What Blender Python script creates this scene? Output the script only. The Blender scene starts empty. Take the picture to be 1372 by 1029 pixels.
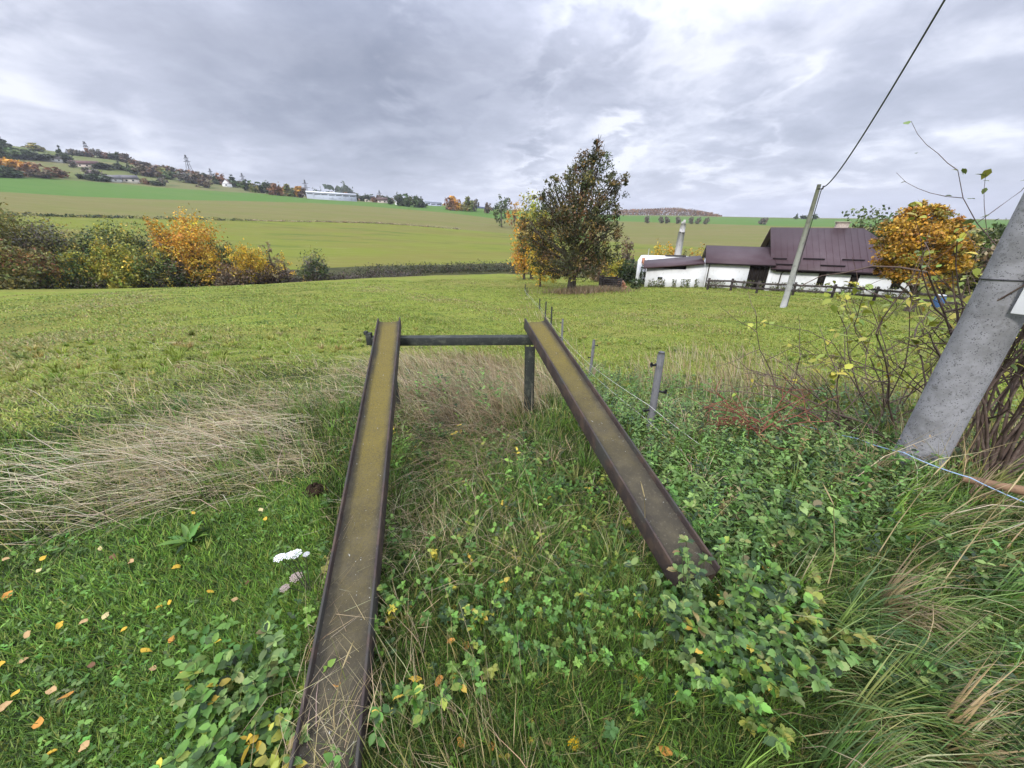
import bpy, math, random
import numpy as np
from mathutils import Vector, Matrix

random.seed(7)
rng = np.random.default_rng(11)
R = math.radians
sc = bpy.context.scene
COL = sc.collection

# ------------------------------------------------------------------ camera
EYE = 1.65
PITCH = R(24.2)
FPX, CX, CY = 505.0, 686.0, 514.5          # focal length and centre on a 1372 x 1029 sheet
cam = bpy.data.cameras.new('camera'); camo = bpy.data.objects.new('camera', cam); COL.objects.link(camo)
cam.sensor_width = 36.0; cam.lens = 36.0 * FPX / 1372.0
cam.clip_start = 0.05; cam.clip_end = 9000
camo.location = (0, 0, EYE); camo.rotation_euler = (math.pi / 2 - PITCH, 0, 0)
sc.camera = camo
sc.view_settings.view_transform = 'Standard'; sc.view_settings.look = 'None'
sc.view_settings.exposure = 0.85; sc.view_settings.gamma = 1.0

# ------------------------------------------------------------------ light
SUN_EL, SUN_AZ = R(38), R(-150)            # azimuth from +Y, clockwise; behind and left of the camera
sun = bpy.data.lights.new('sun', 'SUN'); sun.energy = 1.5; sun.angle = R(10); sun.color = (1.0, 0.96, 0.90)
suno = bpy.data.objects.new('sun', sun); COL.objects.link(suno)
sd = Vector((math.sin(SUN_AZ) * math.cos(SUN_EL), math.cos(SUN_AZ) * math.cos(SUN_EL), math.sin(SUN_EL)))
suno.rotation_euler = sd.to_track_quat('Z', 'Y').to_euler()

world = bpy.data.worlds.new('World'); sc.world = world; world.use_nodes = True
nt = world.node_tree; nt.nodes.clear()
N = nt.nodes.new; L = nt.links.new
def wmath(op, a, b=None, c=None):
    n = N('ShaderNodeMath'); n.operation = op
    for i, v in enumerate((a, b, c)):
        if v is None: continue
        if hasattr(v, 'is_linked') or hasattr(v, 'links'): L(v, n.inputs[i])
        else: n.inputs[i].default_value = v
    return n.outputs[0]
wout = N('ShaderNodeOutputWorld'); bg = N('ShaderNodeBackground'); bg.inputs[1].default_value = 0.1
sky = N('ShaderNodeTexSky'); sky.sky_type = 'NISHITA'; sky.sun_disc = False
sky.sun_elevation = SUN_EL; sky.sun_rotation = SUN_AZ
tc = N('ShaderNodeTexCoord'); sep = N('ShaderNodeSeparateXYZ'); L(tc.outputs['Generated'], sep.inputs[0])
zz = wmath('ADD', wmath('MAXIMUM', sep.outputs[2], 0.0), 0.24)
comb = N('ShaderNodeCombineXYZ')
L(wmath('DIVIDE', sep.outputs[0], zz), comb.inputs[0]); L(wmath('DIVIDE', sep.outputs[1], zz), comb.inputs[1])
def wnoise(scale, detail, rough, dist, off):
    m = N('ShaderNodeMapping'); m.inputs['Location'].default_value = off
    L(comb.outputs[0], m.inputs[0])
    n = N('ShaderNodeTexNoise'); n.inputs['Scale'].default_value = scale; n.inputs['Detail'].default_value = detail
    n.inputs['Roughness'].default_value = rough; n.inputs['Distortion'].default_value = dist
    L(m.outputs[0], n.inputs['Vector']); return n.outputs['Fac']
n1 = wnoise(0.75, 9, 0.52, 0.15, (4.1, 2.7, 0))
n2 = wnoise(2.1, 10, 0.55, 0.25, (7.7, -2.2, 0))
n3 = wnoise(4.2, 6, 0.6, 0.3, (1.2, 5.2, 0))
base = wmath('ADD', wmath('MULTIPLY', n1, 0.55), wmath('ADD', wmath('MULTIPLY', n2, 0.52), wmath('SUBTRACT', wmath('MULTIPLY', n3, 0.34), 0.20)))
def pray(px, py):
    x = (px - CX) / FPX; v = (CY - py) / FPX
    return (x, math.cos(PITCH) + v * math.sin(PITCH), v * math.cos(PITCH) - math.sin(PITCH))
def blob(px, py, width, amount, src):        # a heavier or a thinner bank of cloud in that part of the sky
    d = Vector(pray(px, py)).normalized()
    vn = N('ShaderNodeVectorMath'); vn.operation = 'NORMALIZE'; L(tc.outputs['Generated'], vn.inputs[0])
    dp = N('ShaderNodeVectorMath'); dp.operation = 'DOT_PRODUCT'; L(vn.outputs[0], dp.inputs[0]); dp.inputs[1].default_value = d
    mr = N('ShaderNodeMapRange'); mr.interpolation_type = 'SMOOTHSTEP'
    L(wmath('ADD', dp.outputs['Value'], wmath('MULTIPLY', wmath('SUBTRACT', n2, 0.5), 0.32)), mr.inputs['Value'])
    mr.inputs['From Min'].default_value = math.cos(width); mr.inputs['From Max'].default_value = 1.0
    mr.inputs['To Min'].default_value = 0.0; mr.inputs['To Max'].default_value = amount
    return wmath('ADD', src, mr.outputs[0])
s = base
s = blob(530, 110, R(21), -0.13, s); s = blob(400, 40, R(20), -0.08, s)
s = blob(850, 190, R(13), -0.12, s); s = blob(650, 60, R(18), -0.07, s)
s = blob(1000, 60, R(24), 0.05, s); s = blob(200, 150, R(28), 0.02, s); s = blob(690, 150, R(13), 0.10, s)
s = blob(930, 262, R(15), 0.06, s); s = blob(1180, 200, R(20), -0.05, s)
ramp = N('ShaderNodeValToRGB'); L(s, ramp.inputs[0])
e = ramp.color_ramp.elements
e[0].position = 0.10; e[0].color = (0.24, 0.27, 0.36, 1)
e[1].position = 0.64; e[1].color = (0.90, 0.92, 1.02, 1)
for p, c in ((0.25, (0.34, 0.37, 0.47, 1)), (0.38, (0.44, 0.47, 0.58, 1)), (0.47, (0.53, 0.56, 0.68, 1)), (0.54, (0.67, 0.70, 0.82, 1))):
    q = ramp.color_ramp.elements.new(p); q.color = c
grad = N('ShaderNodeMapRange'); L(sep.outputs[2], grad.inputs['Value'])     # an overcast sky is brighter overhead
grad.inputs['From Min'].default_value = 0.28; grad.inputs['From Max'].default_value = 1.0
grad.inputs['To Min'].default_value = 6.2; grad.inputs['To Max'].default_value = 24.0
vs = N('ShaderNodeVectorMath'); vs.operation = 'SCALE'; L(ramp.outputs[0], vs.inputs[0]); L(grad.outputs[0], vs.inputs['Scale'])
mx = N('ShaderNodeMix'); mx.data_type = 'RGBA'; mx.inputs['Factor'].default_value = 0.94
L(sky.outputs[0], mx.inputs['A']); L(vs.outputs[0], mx.inputs['B'])
L(mx.outputs['Result'], bg.inputs[0]); L(bg.outputs[0], wout.inputs[0])
world.cycles.sampling_method = 'MANUAL'; world.cycles.sample_map_resolution = 512

# ------------------------------------------------------------------ pixel <-> world
def pinfo(px, py):
    x, f, u = pray(px, py); h = math.hypot(x, f)
    return math.atan2(x, f), u / h          # azimuth, tan(elevation)
def atd(px, py, d):
    az, t = pinfo(px, py); return Vector((d * math.sin(az), d * math.cos(az), EYE + d * t))
def project(x, y, z):
    c, s_ = math.cos(PITCH), math.sin(PITCH); u = z - EYE
    zc = y * c - u * s_; v = y * s_ + u * c
    zc = np.where(zc < 1e-3, 1e-3, zc)
    return CX + FPX * x / zc, CY - FPX * v / zc

# ------------------------------------------------------------------ terrain heights
ND = np.array([0, 2, 3.4, 5, 8, 12, 15, 20, 25, 30, 38, 47], float)
NAZ = np.radians([-180, -110, -42, 0, 12, 20, 45, 75, 180])
NZ = np.array([[0, 0, 0, -.1, -.2, -.3, -.4, -.5, -.7, -.9, -1.2, -1.6],
               [0, 0, 0, -.1, -.3, -.5, -.8, -1.2, -1.6, -2.0, -2.6, -3.4],
               [0, 0, -.05, -.22, -.65, -1.2, -1.55, -2.05, -2.5, -3.0, -3.8, -4.6],
               [0, -.02, -.22, -.75, -1.60, -2.3, -2.75, -3.4, -4.0, -4.65, -5.45, -6.6],
               [0, -.02, -.22, -.80, -1.65, -2.35, -2.75, -3.4, -4.0, -4.6, -5.4, -6.3],
               [0, -.02, -.24, -.70, -1.50, -2.2, -2.65, -3.3, -3.8, -4.4, -5.1, -5.85],
               [0, 0, -.04, -.33, -1.0, -1.7, -2.15, -2.8, -3.3, -3.8, -4.45, -5.15],
               [0, 0, -.02, -.2, -.7, -1.2, -1.6, -2.2, -2.7, -3.2, -3.9, -4.6],
               [0, 0, 0, -.1, -.2, -.3, -.4, -.5, -.7, -.9, -1.2, -1.6]])
def curve(pts):                             # (px, py, distance) -> azimuth, distance, height
    a = []
    for px, py, d in pts:
        az, t = pinfo(px, py); a.append((az, d, EYE + d * t))
    a.sort(); return np.array(a)
K = {}
K['crest'] = curve([(0, 388, 85), (130, 387, 85), (250, 385, 84), (350, 381, 82), (450, 375, 80), (560, 370, 77), (680, 367, 75), (760, 371, 74), (870, 377, 72), (1000, 380, 74), (1200, 385, 78), (1372, 388, 80)])
K['foot'] = curve([(0, 372, 128), (200, 369, 126), (300, 366, 124), (400, 361, 122), (480, 357, 121), (600, 355, 120), (690, 352, 120), (820, 350, 120), (1000, 352, 122), (1372, 357, 124)])
K['bank'] = curve([(0, 288, 262), (110, 291, 262), (200, 293, 262), (350, 296, 260), (500, 299, 256), (600, 306, 250), (700, 315, 246), (860, 327, 240), (1050, 338, 236), (1372, 344, 230)])
K['green_low'] = curve([(0, 257, 450), (100, 263, 448), (200, 267, 446), (350, 270, 445), (420, 272, 442), (500, 277, 436), (600, 285, 430), (660, 292.5, 425), (700, 296, 425), (830, 296.5, 440), (950, 300, 460), (1060, 303.5, 460), (1372, 306, 460)])
K['green_top'] = curve([(0, 237, 555), (60, 239, 555), (140, 245, 555), (200, 250, 552), (300, 257, 550), (350, 259.5, 548), (420, 267, 545), (500, 271.5, 540), (600, 277, 540), (660, 280.5, 545), (700, 284, 560), (830, 289, 620), (900, 290, 700), (960, 291, 760), (1070, 293, 800), (1372, 295, 800)])
K['skyline'] = curve([(-40, 190, 860), (0, 192, 860), (14, 195, 860), (60, 201, 860), (90, 205, 860), (150, 211, 860), (200, 223, 850), (250, 232, 840), (300, 243, 830), (350, 254, 810), (400, 262, 780), (450, 266, 760), (560, 271, 760), (660, 278, 760), (700, 282, 780), (830, 288, 900), (900, 288.5, 980), (960, 290, 1000), (1070, 292, 1000), (1372, 294, 1000)])
def kget(name, az):
    a = K[name]; return np.interp(az, a[:, 0], a[:, 1]), np.interp(az, a[:, 0], a[:, 2])
def columns(az):                            # list of (d, z) knots for azimuths az
    az = np.asarray(az, float); out = []
    for j, d in enumerate(ND): out.append((np.full(az.shape, d), np.interp(az, NAZ, NZ[:, j])))
    cd, cz = kget('crest', az); fd, fz = kget('foot', az)
    back = np.clip((np.abs(az) - R(75)) / R(60), 0, 1)
    cz = cz * (1 - .6 * back)
    out.append((cd, cz)); out.append((cd + 12, cz - 2.6)); out.append((fd, np.minimum(fz, cz - .5) * 1.0 if False else fz))
    bd, bz = kget('bank', az); out.append((bd, bz))
    gd, gz = kget('green_low', az); out.append((gd, gz))
    hd, hz = kget('green_top', az); out.append((hd, hz))
    sd_, sz = kget('skyline', az); out.append((sd_, sz))
    out.append((sd_ + 250, sz - 20 - 0.0 * sz)); out.append((sd_ * 0 + 6500, sz * 0 - 60))
    return out
def relief(x, y, d):                        # small undulation of the ground
    a = np.clip(d / 14, 0, 1)
    fade = np.clip((90 - d) / 40, 0.0, 1)
    z = .028 * np.sin(1.9 * x + .7 * y + 1) * np.sin(1.3 * y - .5 * x) + .014 * np.sin(5.1 * x + 2.2) * np.sin(4.4 * y + .6 * x)
    z2 = .11 * np.sin(.43 * x + .21 * y + 2) * np.sin(.37 * y - .11 * x + 1) + .05 * np.sin(1.1 * x - .4 * y) * np.sin(.9 * y)
    return (z * np.clip(d / 1.5, 0, 1) + z2 * a) * fade
def terr(x, y):
    x = np.asarray(x, float); y = np.asarray(y, float)
    d = np.hypot(x, y); az = np.arctan2(x, y); cols = columns(az)
    z = np.zeros_like(d) + cols[-1][1]
    for (d0, z0), (d1, z1) in zip(cols[:-1], cols[1:]):
        m = (d >= d0) & (d < d1)
        t = (d - d0) / (d1 - d0)
        z = np.where(m, z0 + (z1 - z0) * t, z)
    return z + relief(x, y, d)
def tz(x, y): return float(terr(np.array([x]), np.array([y]))[0])
def hit(px, py, dmin=0.3, dmax=1200):       # where the sight line through a photo pixel meets the ground
    az, t = pinfo(px, py); d = np.geomspace(dmin, dmax, 3000)
    x = d * math.sin(az); y = d * math.cos(az)
    below = (EYE + d * t) <= terr(x, y)
    i = int(np.argmax(below)) if below.any() else len(d) - 1
    return Vector((x[i], y[i], tz(x[i], y[i])))
def polar(px, d, py=380):
    az, _ = pinfo(px, py); x, y = d * math.sin(az), d * math.cos(az)
    return Vector((x, y, tz(x, y)))
def height_to(P, px, py):
    d = math.hypot(P.x, P.y); return EYE + d * pinfo(px, py)[1] - P.z
def mpp(P):                                  # metres per photo pixel at a point
    zc = P.y * math.cos(PITCH) - (P.z - EYE) * math.sin(PITCH); return zc / FPX
def dpt(px, py, d, dz=0.0):
    P = atd(px, py, d); return Vector((P.x, P.y, P.z + dz))

# ------------------------------------------------------------------ materials
def pmat(name, col, rough=.8, spec=.2, metal=0.0, noise=None, bump=None, tint=False, trans=0.0, coords='Object'):
    """noise: list of (scale, detail, colour, lo, hi[, stretch]) layers mixed over the base; bump: (scale, strength, distance)"""
    m = bpy.data.materials.new(name); m.use_nodes = True; t = m.node_tree; t.nodes.clear()
    n, l = t.nodes.new, t.links.new
    o = n('ShaderNodeOutputMaterial'); p = n('ShaderNodeBsdfPrincipled')
    p.inputs['Roughness'].default_value = rough; p.inputs['Specular IOR Level'].default_value = spec; p.inputs['Metallic'].default_value = metal
    tcn = n('ShaderNodeTexCoord')
    if tint:
        a = n('ShaderNodeAttribute'); a.attribute_name = 'tint'; c = a.outputs['Color']
    else:
        rg = n('ShaderNodeRGB'); rg.outputs[0].default_value = (*col, 1); c = rg.outputs[0]
    for k, lay in enumerate(noise or []):
        scale, det, colr, lo, hi = lay[:5]
        mp = n('ShaderNodeMapping'); mp.inputs['Location'].default_value = (k * 13.7, k * 5.1, k * 3.3)
        if len(lay) > 5: mp.inputs['Scale'].default_value = lay[5]
        if len(lay) > 6: mp.inputs['Rotation'].default_value = (0, 0, lay[6])
        l(tcn.outputs[coords], mp.inputs[0])
        nz = n('ShaderNodeTexNoise'); nz.inputs['Scale'].default_value = scale; nz.inputs['Detail'].default_value = det; nz.inputs['Roughness'].default_value = .62
        l(mp.outputs[0], nz.inputs['Vector'])
        mr = n('ShaderNodeMapRange'); mr.interpolation_type = 'SMOOTHSTEP'; mr.inputs['From Min'].default_value = lo; mr.inputs['From Max'].default_value = hi
        l(nz.outputs['Fac'], mr.inputs['Value'])
        mi = n('ShaderNodeMix'); mi.data_type = 'RGBA'; l(mr.outputs[0], mi.inputs['Factor']); l(c, mi.inputs['A']); mi.inputs['B'].default_value = (*colr, 1)
        c = mi.outputs['Result']
    l(c, p.inputs['Base Color'])
    if bump:
        nz = n('ShaderNodeTexNoise'); nz.inputs['Scale'].default_value = bump[0]; nz.inputs['Detail'].default_value = 8
        l(tcn.outputs[coords], nz.inputs['Vector'])
        b = n('ShaderNodeBump'); b.inputs['Strength'].default_value = bump[1]; b.inputs['Distance'].default_value = bump[2]
        l(nz.outputs['Fac'], b.inputs['Height']); l(b.outputs[0], p.inputs['Normal'])
    if trans:
        tr = n('ShaderNodeBsdfTranslucent'); l(c, tr.inputs[0]); ms = n('ShaderNodeMixShader'); ms.inputs[0].default_value = trans
        l(p.outputs[0], ms.inputs[1]); l(tr.outputs[0], ms.inputs[2]); l(ms.outputs[0], o.inputs[0])
    else: l(p.outputs[0], o.inputs[0])
    return m

M = {}
M['soil'] = pmat('soil_and_moss', (.035, .055, .016), .95, .1, noise=[(3.5, 8, (.055, .045, .025), .5, .75), (14, 6, (.02, .028, .012), .45, .65)], bump=(30, .6, .03))
M['field'] = pmat('pasture', (.185, .225, .040), .95, .05, noise=[(.035, 5, (.17, .155, .045), .42, .66), (.20, 6, (.215, .215, .055), .47, .68, (1, 1, 1)), (.9, 6, (.11, .15, .03), .5, .7), (2.6, 6, (.20, .175, .065), .54, .74)], bump=(6, .8, .12))
M['meadow'] = pmat('far_meadow', (.150, .172, .030), .95, .05, noise=[(.012, 4, (.160, .150, .040), .42, .62, (1, 3.2, 1), -.5), (.05, 5, (.098, .128, .026), .5, .68, (.5, 2.5, 1), -.5), (.25, 5, (.185, .190, .05), .52, .72, (.35, 2, 1), -.5)])
M['stubble'] = pmat('olive_field', (.158, .146, .052), .95, .05, noise=[(.010, 4, (.142, .150, .042), .42, .62, (1, 4, 1), -.4), (.08, 5, (.19, .17, .07), .5, .7, (.3, 3, 1), -.4), (.4, 4, (.12, .12, .04), .52, .72, (.2, 3, 1), -.4)])
M['crop'] = pmat('green_crop', (.085, .160, .034), .95, .05, noise=[(.01, 4, (.098, .160, .038), .4, .65, (1, 3, 1)), (.09, 4, (.070, .145, .030), .5, .72, (.3, 2, 1))])
M['hill'] = pmat('hill_pasture', (.125, .150, .050), .95, .05, noise=[(.008, 4, (.155, .150, .065), .42, .62), (.05, 4, (.085, .115, .042), .5, .7)])
M['scrub'] = pmat('valley_ground', (.07, .07, .03), .95, .05, noise=[(.3, 5, (.04, .045, .02), .4, .7)])
M['leaf'] = pmat('leaves', (0, 0, 0), .5, .35, tint=True, trans=.16)
M['grass'] = pmat('grass_blades', (0, 0, 0), .5, .3, tint=True, trans=.15)
M['bark'] = pmat('bark', (.075, .06, .045), .95, .1, noise=[(6, 6, (.12, .11, .09), .45, .65, (1, 1, .25))], bump=(14, .8, .05))
M['twig'] = pmat('twigs', (.12, .085, .07), .85, .2, noise=[(20, 4, (.2, .16, .13), .5, .7)])
M['steel'] = pmat('rusty_steel', (.042, .032, .030), .75, .3, noise=[(9, 8, (.080, .055, .042), .42, .66), (3, 5, (.050, .048, .042), .5, .62), (55, 6, (.16, .145, .13), .62, .76)], bump=(60, .35, .006))
M['moss_steel'] = pmat('green_black_steel', (.032, .036, .032), .75, .3, noise=[(14, 8, (.085, .092, .07), .48, .7), (70, 5, (.16, .17, .15), .60, .75)], bump=(60, .35, .006))
M['white'] = pmat('whitewashed_wall', (.80, .81, .83), .9, .1, noise=[(.6, 7, (.62, .62, .63), .48, .74), (3, 6, (.46, .45, .42), .60, .78, (1, 1, .35)), (1.2, 7, (.50, .52, .44), .62, .8)])
M['roof'] = pmat('plum_metal_roof', (.060, .032, .037), .5, .35, noise=[(.8, 5, (.070, .042, .047), .4, .7), (4, 6, (.05, .033, .036), .55, .75)])
M['roofdark'] = pmat('dark_roof_trim', (.020, .014, .016), .8, .1)
M['dark'] = pmat('dark_boards', (.016, .013, .012), .9, .1, noise=[(5, 5, (.045, .035, .028), .5, .7, (4, 4, .3))])
M['wood'] = pmat('weathered_wood', (.055, .046, .044), .9, .15, noise=[(5, 6, (.15, .13, .12), .5, .72, (1, 1, 1))], bump=(20, .5, .01))
M['brick'] = pmat('old_brick', (.36, .30, .26), .9, .1, noise=[(6, 5, (.5, .42, .36), .45, .65)])
M['orangebrick'] = pmat('orange_brick', (.42, .20, .12), .9, .1, noise=[(6, 5, (.55, .4, .3), .5, .7)])
M['glass'] = pmat('window_glass', (.02, .025, .03), .1, .5)
M['plastic'] = pmat('grey_recycled_plastic', (.175, .175, .185), .8, .25, noise=[(25, 6, (.09, .095, .09), .5, .7, (1, 1, .3)), (6, 4, (.26, .26, .26), .55, .75)], bump=(50, .3, .004))
M['black'] = pmat('black_plastic', (.012, .012, .013), .5, .4)
M['cord'] = pmat('white_polywire', (.62, .62, .58), .7, .2)
M['blue'] = pmat('pale_blue_twine', (.30, .42, .58), .7, .2)
M['cable'] = pmat('grey_cable', (.07, .07, .075), .7, .2)
M['platewhite'] = pmat('white_plate', (.72, .73, .76), .5, .3)

# concrete with dark pits
m = pmat('pitted_concrete', (.30, .30, .315), .9, .15, noise=[(5, 7, (.20, .20, .205), .42, .66), (1.8, 5, (.34, .34, .35), .5, .7), (22, 6, (.17, .17, .17), .52, .72)], bump=(60, .4, .006))
t = m.node_tree; pn = [q for q in t.nodes if q.type == 'BSDF_PRINCIPLED'][0]
cl = pn.inputs['Base Color'].links[0].from_socket
tcn = t.nodes.new('ShaderNodeTexCoord'); vo = t.nodes.new('ShaderNodeTexVoronoi'); vo.inputs['Scale'].default_value = 95
dn = t.nodes.new('ShaderNodeTexNoise'); dn.inputs['Scale'].default_value = 34; dn.inputs['Detail'].default_value = 4
t.links.new(tcn.outputs['Object'], dn.inputs['Vector']); t.links.new(tcn.outputs['Object'], vo.inputs['Vector'])
sb = t.nodes.new('ShaderNodeMath'); sb.operation = 'SUBTRACT'; t.links.new(dn.outputs['Fac'], sb.inputs[0]); sb.inputs[1].default_value = .27
ls = t.nodes.new('ShaderNodeMath'); ls.operation = 'LESS_THAN'; t.links.new(vo.outputs['Distance'], ls.inputs[0]); t.links.new(sb.outputs[0], ls.inputs[1])
mi = t.nodes.new('ShaderNodeMix'); mi.data_type = 'RGBA'; fm = t.nodes.new('ShaderNodeMath'); fm.operation = 'MULTIPLY'; fm.inputs[1].default_value = .7
t.links.new(ls.outputs[0], fm.inputs[0]); t.links.new(fm.outputs[0], mi.inputs['Factor']); t.links.new(cl, mi.inputs['A']); mi.inputs['B'].default_value = (.06, .06, .065, 1)
t.links.new(mi.outputs['Result'], pn.inputs['Base Color'])
M['concrete'] = m

# mossy web of the beams: ochre moss down the middle, bare rust towards the sides and the low end (Object x across, y along)
m = pmat('mossy_rusty_web', (.048, .042, .031), .8, .3, noise=[(7, 8, (.078, .067, .044), .42, .66), (60, 6, (.11, .095, .065), .56, .74), (4, 5, (.032, .027, .024), .55, .7)], bump=(90, .7, .008))
t = m.node_tree; pn = [q for q in t.nodes if q.type == 'BSDF_PRINCIPLED'][0]; cl = pn.inputs['Base Color'].links[0].from_socket
n, l = t.nodes.new, t.links.new
tcn = n('ShaderNodeTexCoord'); sx = n('ShaderNodeSeparateXYZ'); l(tcn.outputs['Object'], sx.inputs[0])
def mm(op, a, b=None):
    q = n('ShaderNodeMath'); q.operation = op
    for i, v in enumerate((a, b)):
        if v is None: continue
        if hasattr(v, 'links'): l(v, q.inputs[i])
        else: q.inputs[i].default_value = v
    return q.outputs[0]
def noi(scale, det, st=(1, 1, 1)):
    mp = n('ShaderNodeMapping'); mp.inputs['Scale'].default_value = st; l(tcn.outputs['Object'], mp.inputs[0])
    q = n('ShaderNodeTexNoise'); q.inputs['Scale'].default_value = scale; q.inputs['Detail'].default_value = det; q.inputs['Roughness'].default_value = .7
    l(mp.outputs[0], q.inputs['Vector']); return q.outputs['Fac']
def mr(v, a, b, c=0, d_=1):
    q = n('ShaderNodeMapRange'); q.interpolation_type = 'SMOOTHSTEP'; l(v, q.inputs['Value'])
    for k_, vv in zip(('From Min', 'From Max', 'To Min', 'To Max'), (a, b, c, d_)): q.inputs[k_].default_value = vv
    return q.outputs[0]
side = mr(mm('ADD', mm('ABSOLUTE', sx.outputs[0]), mm('MULTIPLY', mm('SUBTRACT', noi(6, 5, (1, .4, 1)), .5), .07)), .045, .095, 1, 0)
along = mr(mm('ADD', sx.outputs[1], mm('MULTIPLY', noi(2.2, 5), 1.6)), 1.2, 3.0, .06, .95)
topend = mr(sx.outputs[1], 3.42, 3.52, 1, 0)
speck = mr(noi(130, 8), .36, .56, .45, 1)
fac = mm('MULTIPLY', mm('MULTIPLY', side, along), mm('MULTIPLY', speck, topend))
a1 = n('ShaderNodeMix'); a1.data_type = 'RGBA'; l(fac, a1.inputs['Factor']); l(cl, a1.inputs['A']); a1.inputs['B'].default_value = (.160, .125, .024, 1)
lich = mr(noi(75, 3), .70, .72)
a2 = n('ShaderNodeMix'); a2.data_type = 'RGBA'; l(lich, a2.inputs['Factor']); l(a1.outputs['Result'], a2.inputs['A']); a2.inputs['B'].default_value = (.42, .42, .38, 1)
l(a2.outputs['Result'], pn.inputs['Base Color'])
M['web'] = m

# ------------------------------------------------------------------ object helpers
def link(o, parent=None):
    COL.objects.link(o)
    if parent is not None: o.parent = parent
    return o
def tag(o, label=None, cat=None, group=None, kind=None):
    if label: o['label'] = label
    if cat: o['category'] = cat
    if group: o['group'] = group
    if kind: o['kind'] = kind
    return o
def empty(name, loc=(0, 0, 0), label=None, cat=None, group=None, rz=0.0):
    o = bpy.data.objects.new(name, None); o.location = loc; o.rotation_euler = (0, 0, rz); o.empty_display_size = .2
    link(o); return tag(o, label, cat, group)
class MB:
    """collects polygons and links them as one mesh"""
    def __init__(s): s.V = []; s.L = []; s.S = []; s.C = []; s.MI = []; s.n = 0
    def add(s, V, faces, col=None, mi=0):
        V = np.asarray(V, float).reshape(-1, 3); k = len(V); s.V.append(V)
        for f in faces: s.L.append(np.asarray(f, int) + s.n); s.S.append(len(f)); s.MI.append(mi)
        s.C.append(np.tile(np.array(col if col is not None else (.5, .5, .5)), (k, 1)) if np.ndim(col) < 2 else col)
        s.n += k; return s
    def box(s, c, size, rot=None, mi=0):
        x, y, z = [q / 2 for q in size]
        V = np.array([(-x, -y, -z), (x, -y, -z), (x, y, -z), (-x, y, -z), (-x, -y, z), (x, -y, z), (x, y, z), (-x, y, z)])
        if rot is not None: V = V @ np.array(rot).T
        V = V + np.array(c)
        return s.add(V, [(0, 3, 2, 1), (4, 5, 6, 7), (0, 1, 5, 4), (1, 2, 6, 5), (2, 3, 7, 6), (3, 0, 4, 7)], mi=mi)
    def beam(s, a, b, w, h, mi=0, up=(0, 0, 1)):
        a, b = np.array(a, float), np.array(b, float); d = b - a; ln = np.linalg.norm(d); d /= ln
        x = np.cross(d, up); x /= np.linalg.norm(x); z = np.cross(x, d)
        return s.box((a + b) / 2, (w, ln, h), np.array([x, d, z]).T, mi)
    def tube(s, pts, rad, sides=6, col=None, cap=True):
        pts = [np.array(p, float) for p in pts]; rad = [rad] * len(pts) if np.isscalar(rad) else rad
        V = []; ref = np.array((.31, .22, .92))
        for i, p in enumerate(pts):
            d = pts[min(i + 1, len(pts) - 1)] - pts[max(i - 1, 0)]; d = d / (np.linalg.norm(d) + 1e-9)
            r0 = ref if abs(d @ ref) < .9 else np.array((1., 0, 0))
            a = np.cross(d, r0); a /= np.linalg.norm(a); b = np.cross(d, a)
            for k in range(sides):
                th = 2 * math.pi * k / sides; V.append(p + rad[i] * (math.cos(th) * a + math.sin(th) * b))
        F = [(i * sides + k, i * sides + (k + 1) % sides, (i + 1) * sides + (k + 1) % sides, (i + 1) * sides + k) for i in range(len(pts) - 1) for k in range(sides)]
        if cap: F.append(tuple(range(sides))); F.append(tuple((len(pts) - 1) * sides + k for k in reversed(range(sides))))
        return s.add(V, F, col)
    def prism(s, prof, thick, mat, mi=0):     # prof: 2-D outline in local x,z; extruded along local y; mat 4x4
        n_ = len(prof); V = [mat @ Vector((p[0], 0, p[1])) for p in prof] + [mat @ Vector((p[0], thick, p[1])) for p in prof]
        F = [tuple(range(n_)), tuple(reversed(range(n_, 2 * n_)))] + [(i, (i + 1) % n_, n_ + (i + 1) % n_, n_ + i)[::-1] for i in range(n_)]
        return s.add([tuple(v) for v in V], F, mi=mi)
    def build(s, name, mats, parent=None, smooth=False, tint=False, bevel=0.0):
        V = np.concatenate(s.V); me = bpy.data.meshes.new(name)
        me.vertices.add(len(V)); me.vertices.foreach_set('co', V.astype(np.float32).ravel())
        Lp = np.concatenate(s.L).astype(np.int32); S = np.array(s.S, np.int32)
        me.loops.add(len(Lp)); me.loops.foreach_set('vertex_index', Lp)
        me.polygons.add(len(S)); me.polygons.foreach_set('loop_start', np.concatenate([[0], np.cumsum(S)[:-1]]).astype(np.int32))
        me.polygons.foreach_set('material_index', np.array(s.MI, np.int32))
        me.update(calc_edges=True)
        if smooth: me.polygons.foreach_set('use_smooth', np.ones(len(S), bool))
        if tint:
            C = np.concatenate(s.C); C = np.hstack([C, np.ones((len(C), 1))]).astype(np.float32)
            a = me.attributes.new('tint', 'FLOAT_COLOR', 'POINT'); a.data.foreach_set('color', C.ravel())
        for m_ in (mats if isinstance(mats, (list, tuple)) else [mats]): me.materials.append(m_)
        me.validate()
        o = bpy.data.objects.new(name, me); link(o, parent)
        if bevel:
            b = o.modifiers.new('bevel', 'BEVEL'); b.width = bevel; b.segments = 2; b.limit_method = 'ANGLE'
        return o
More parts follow.
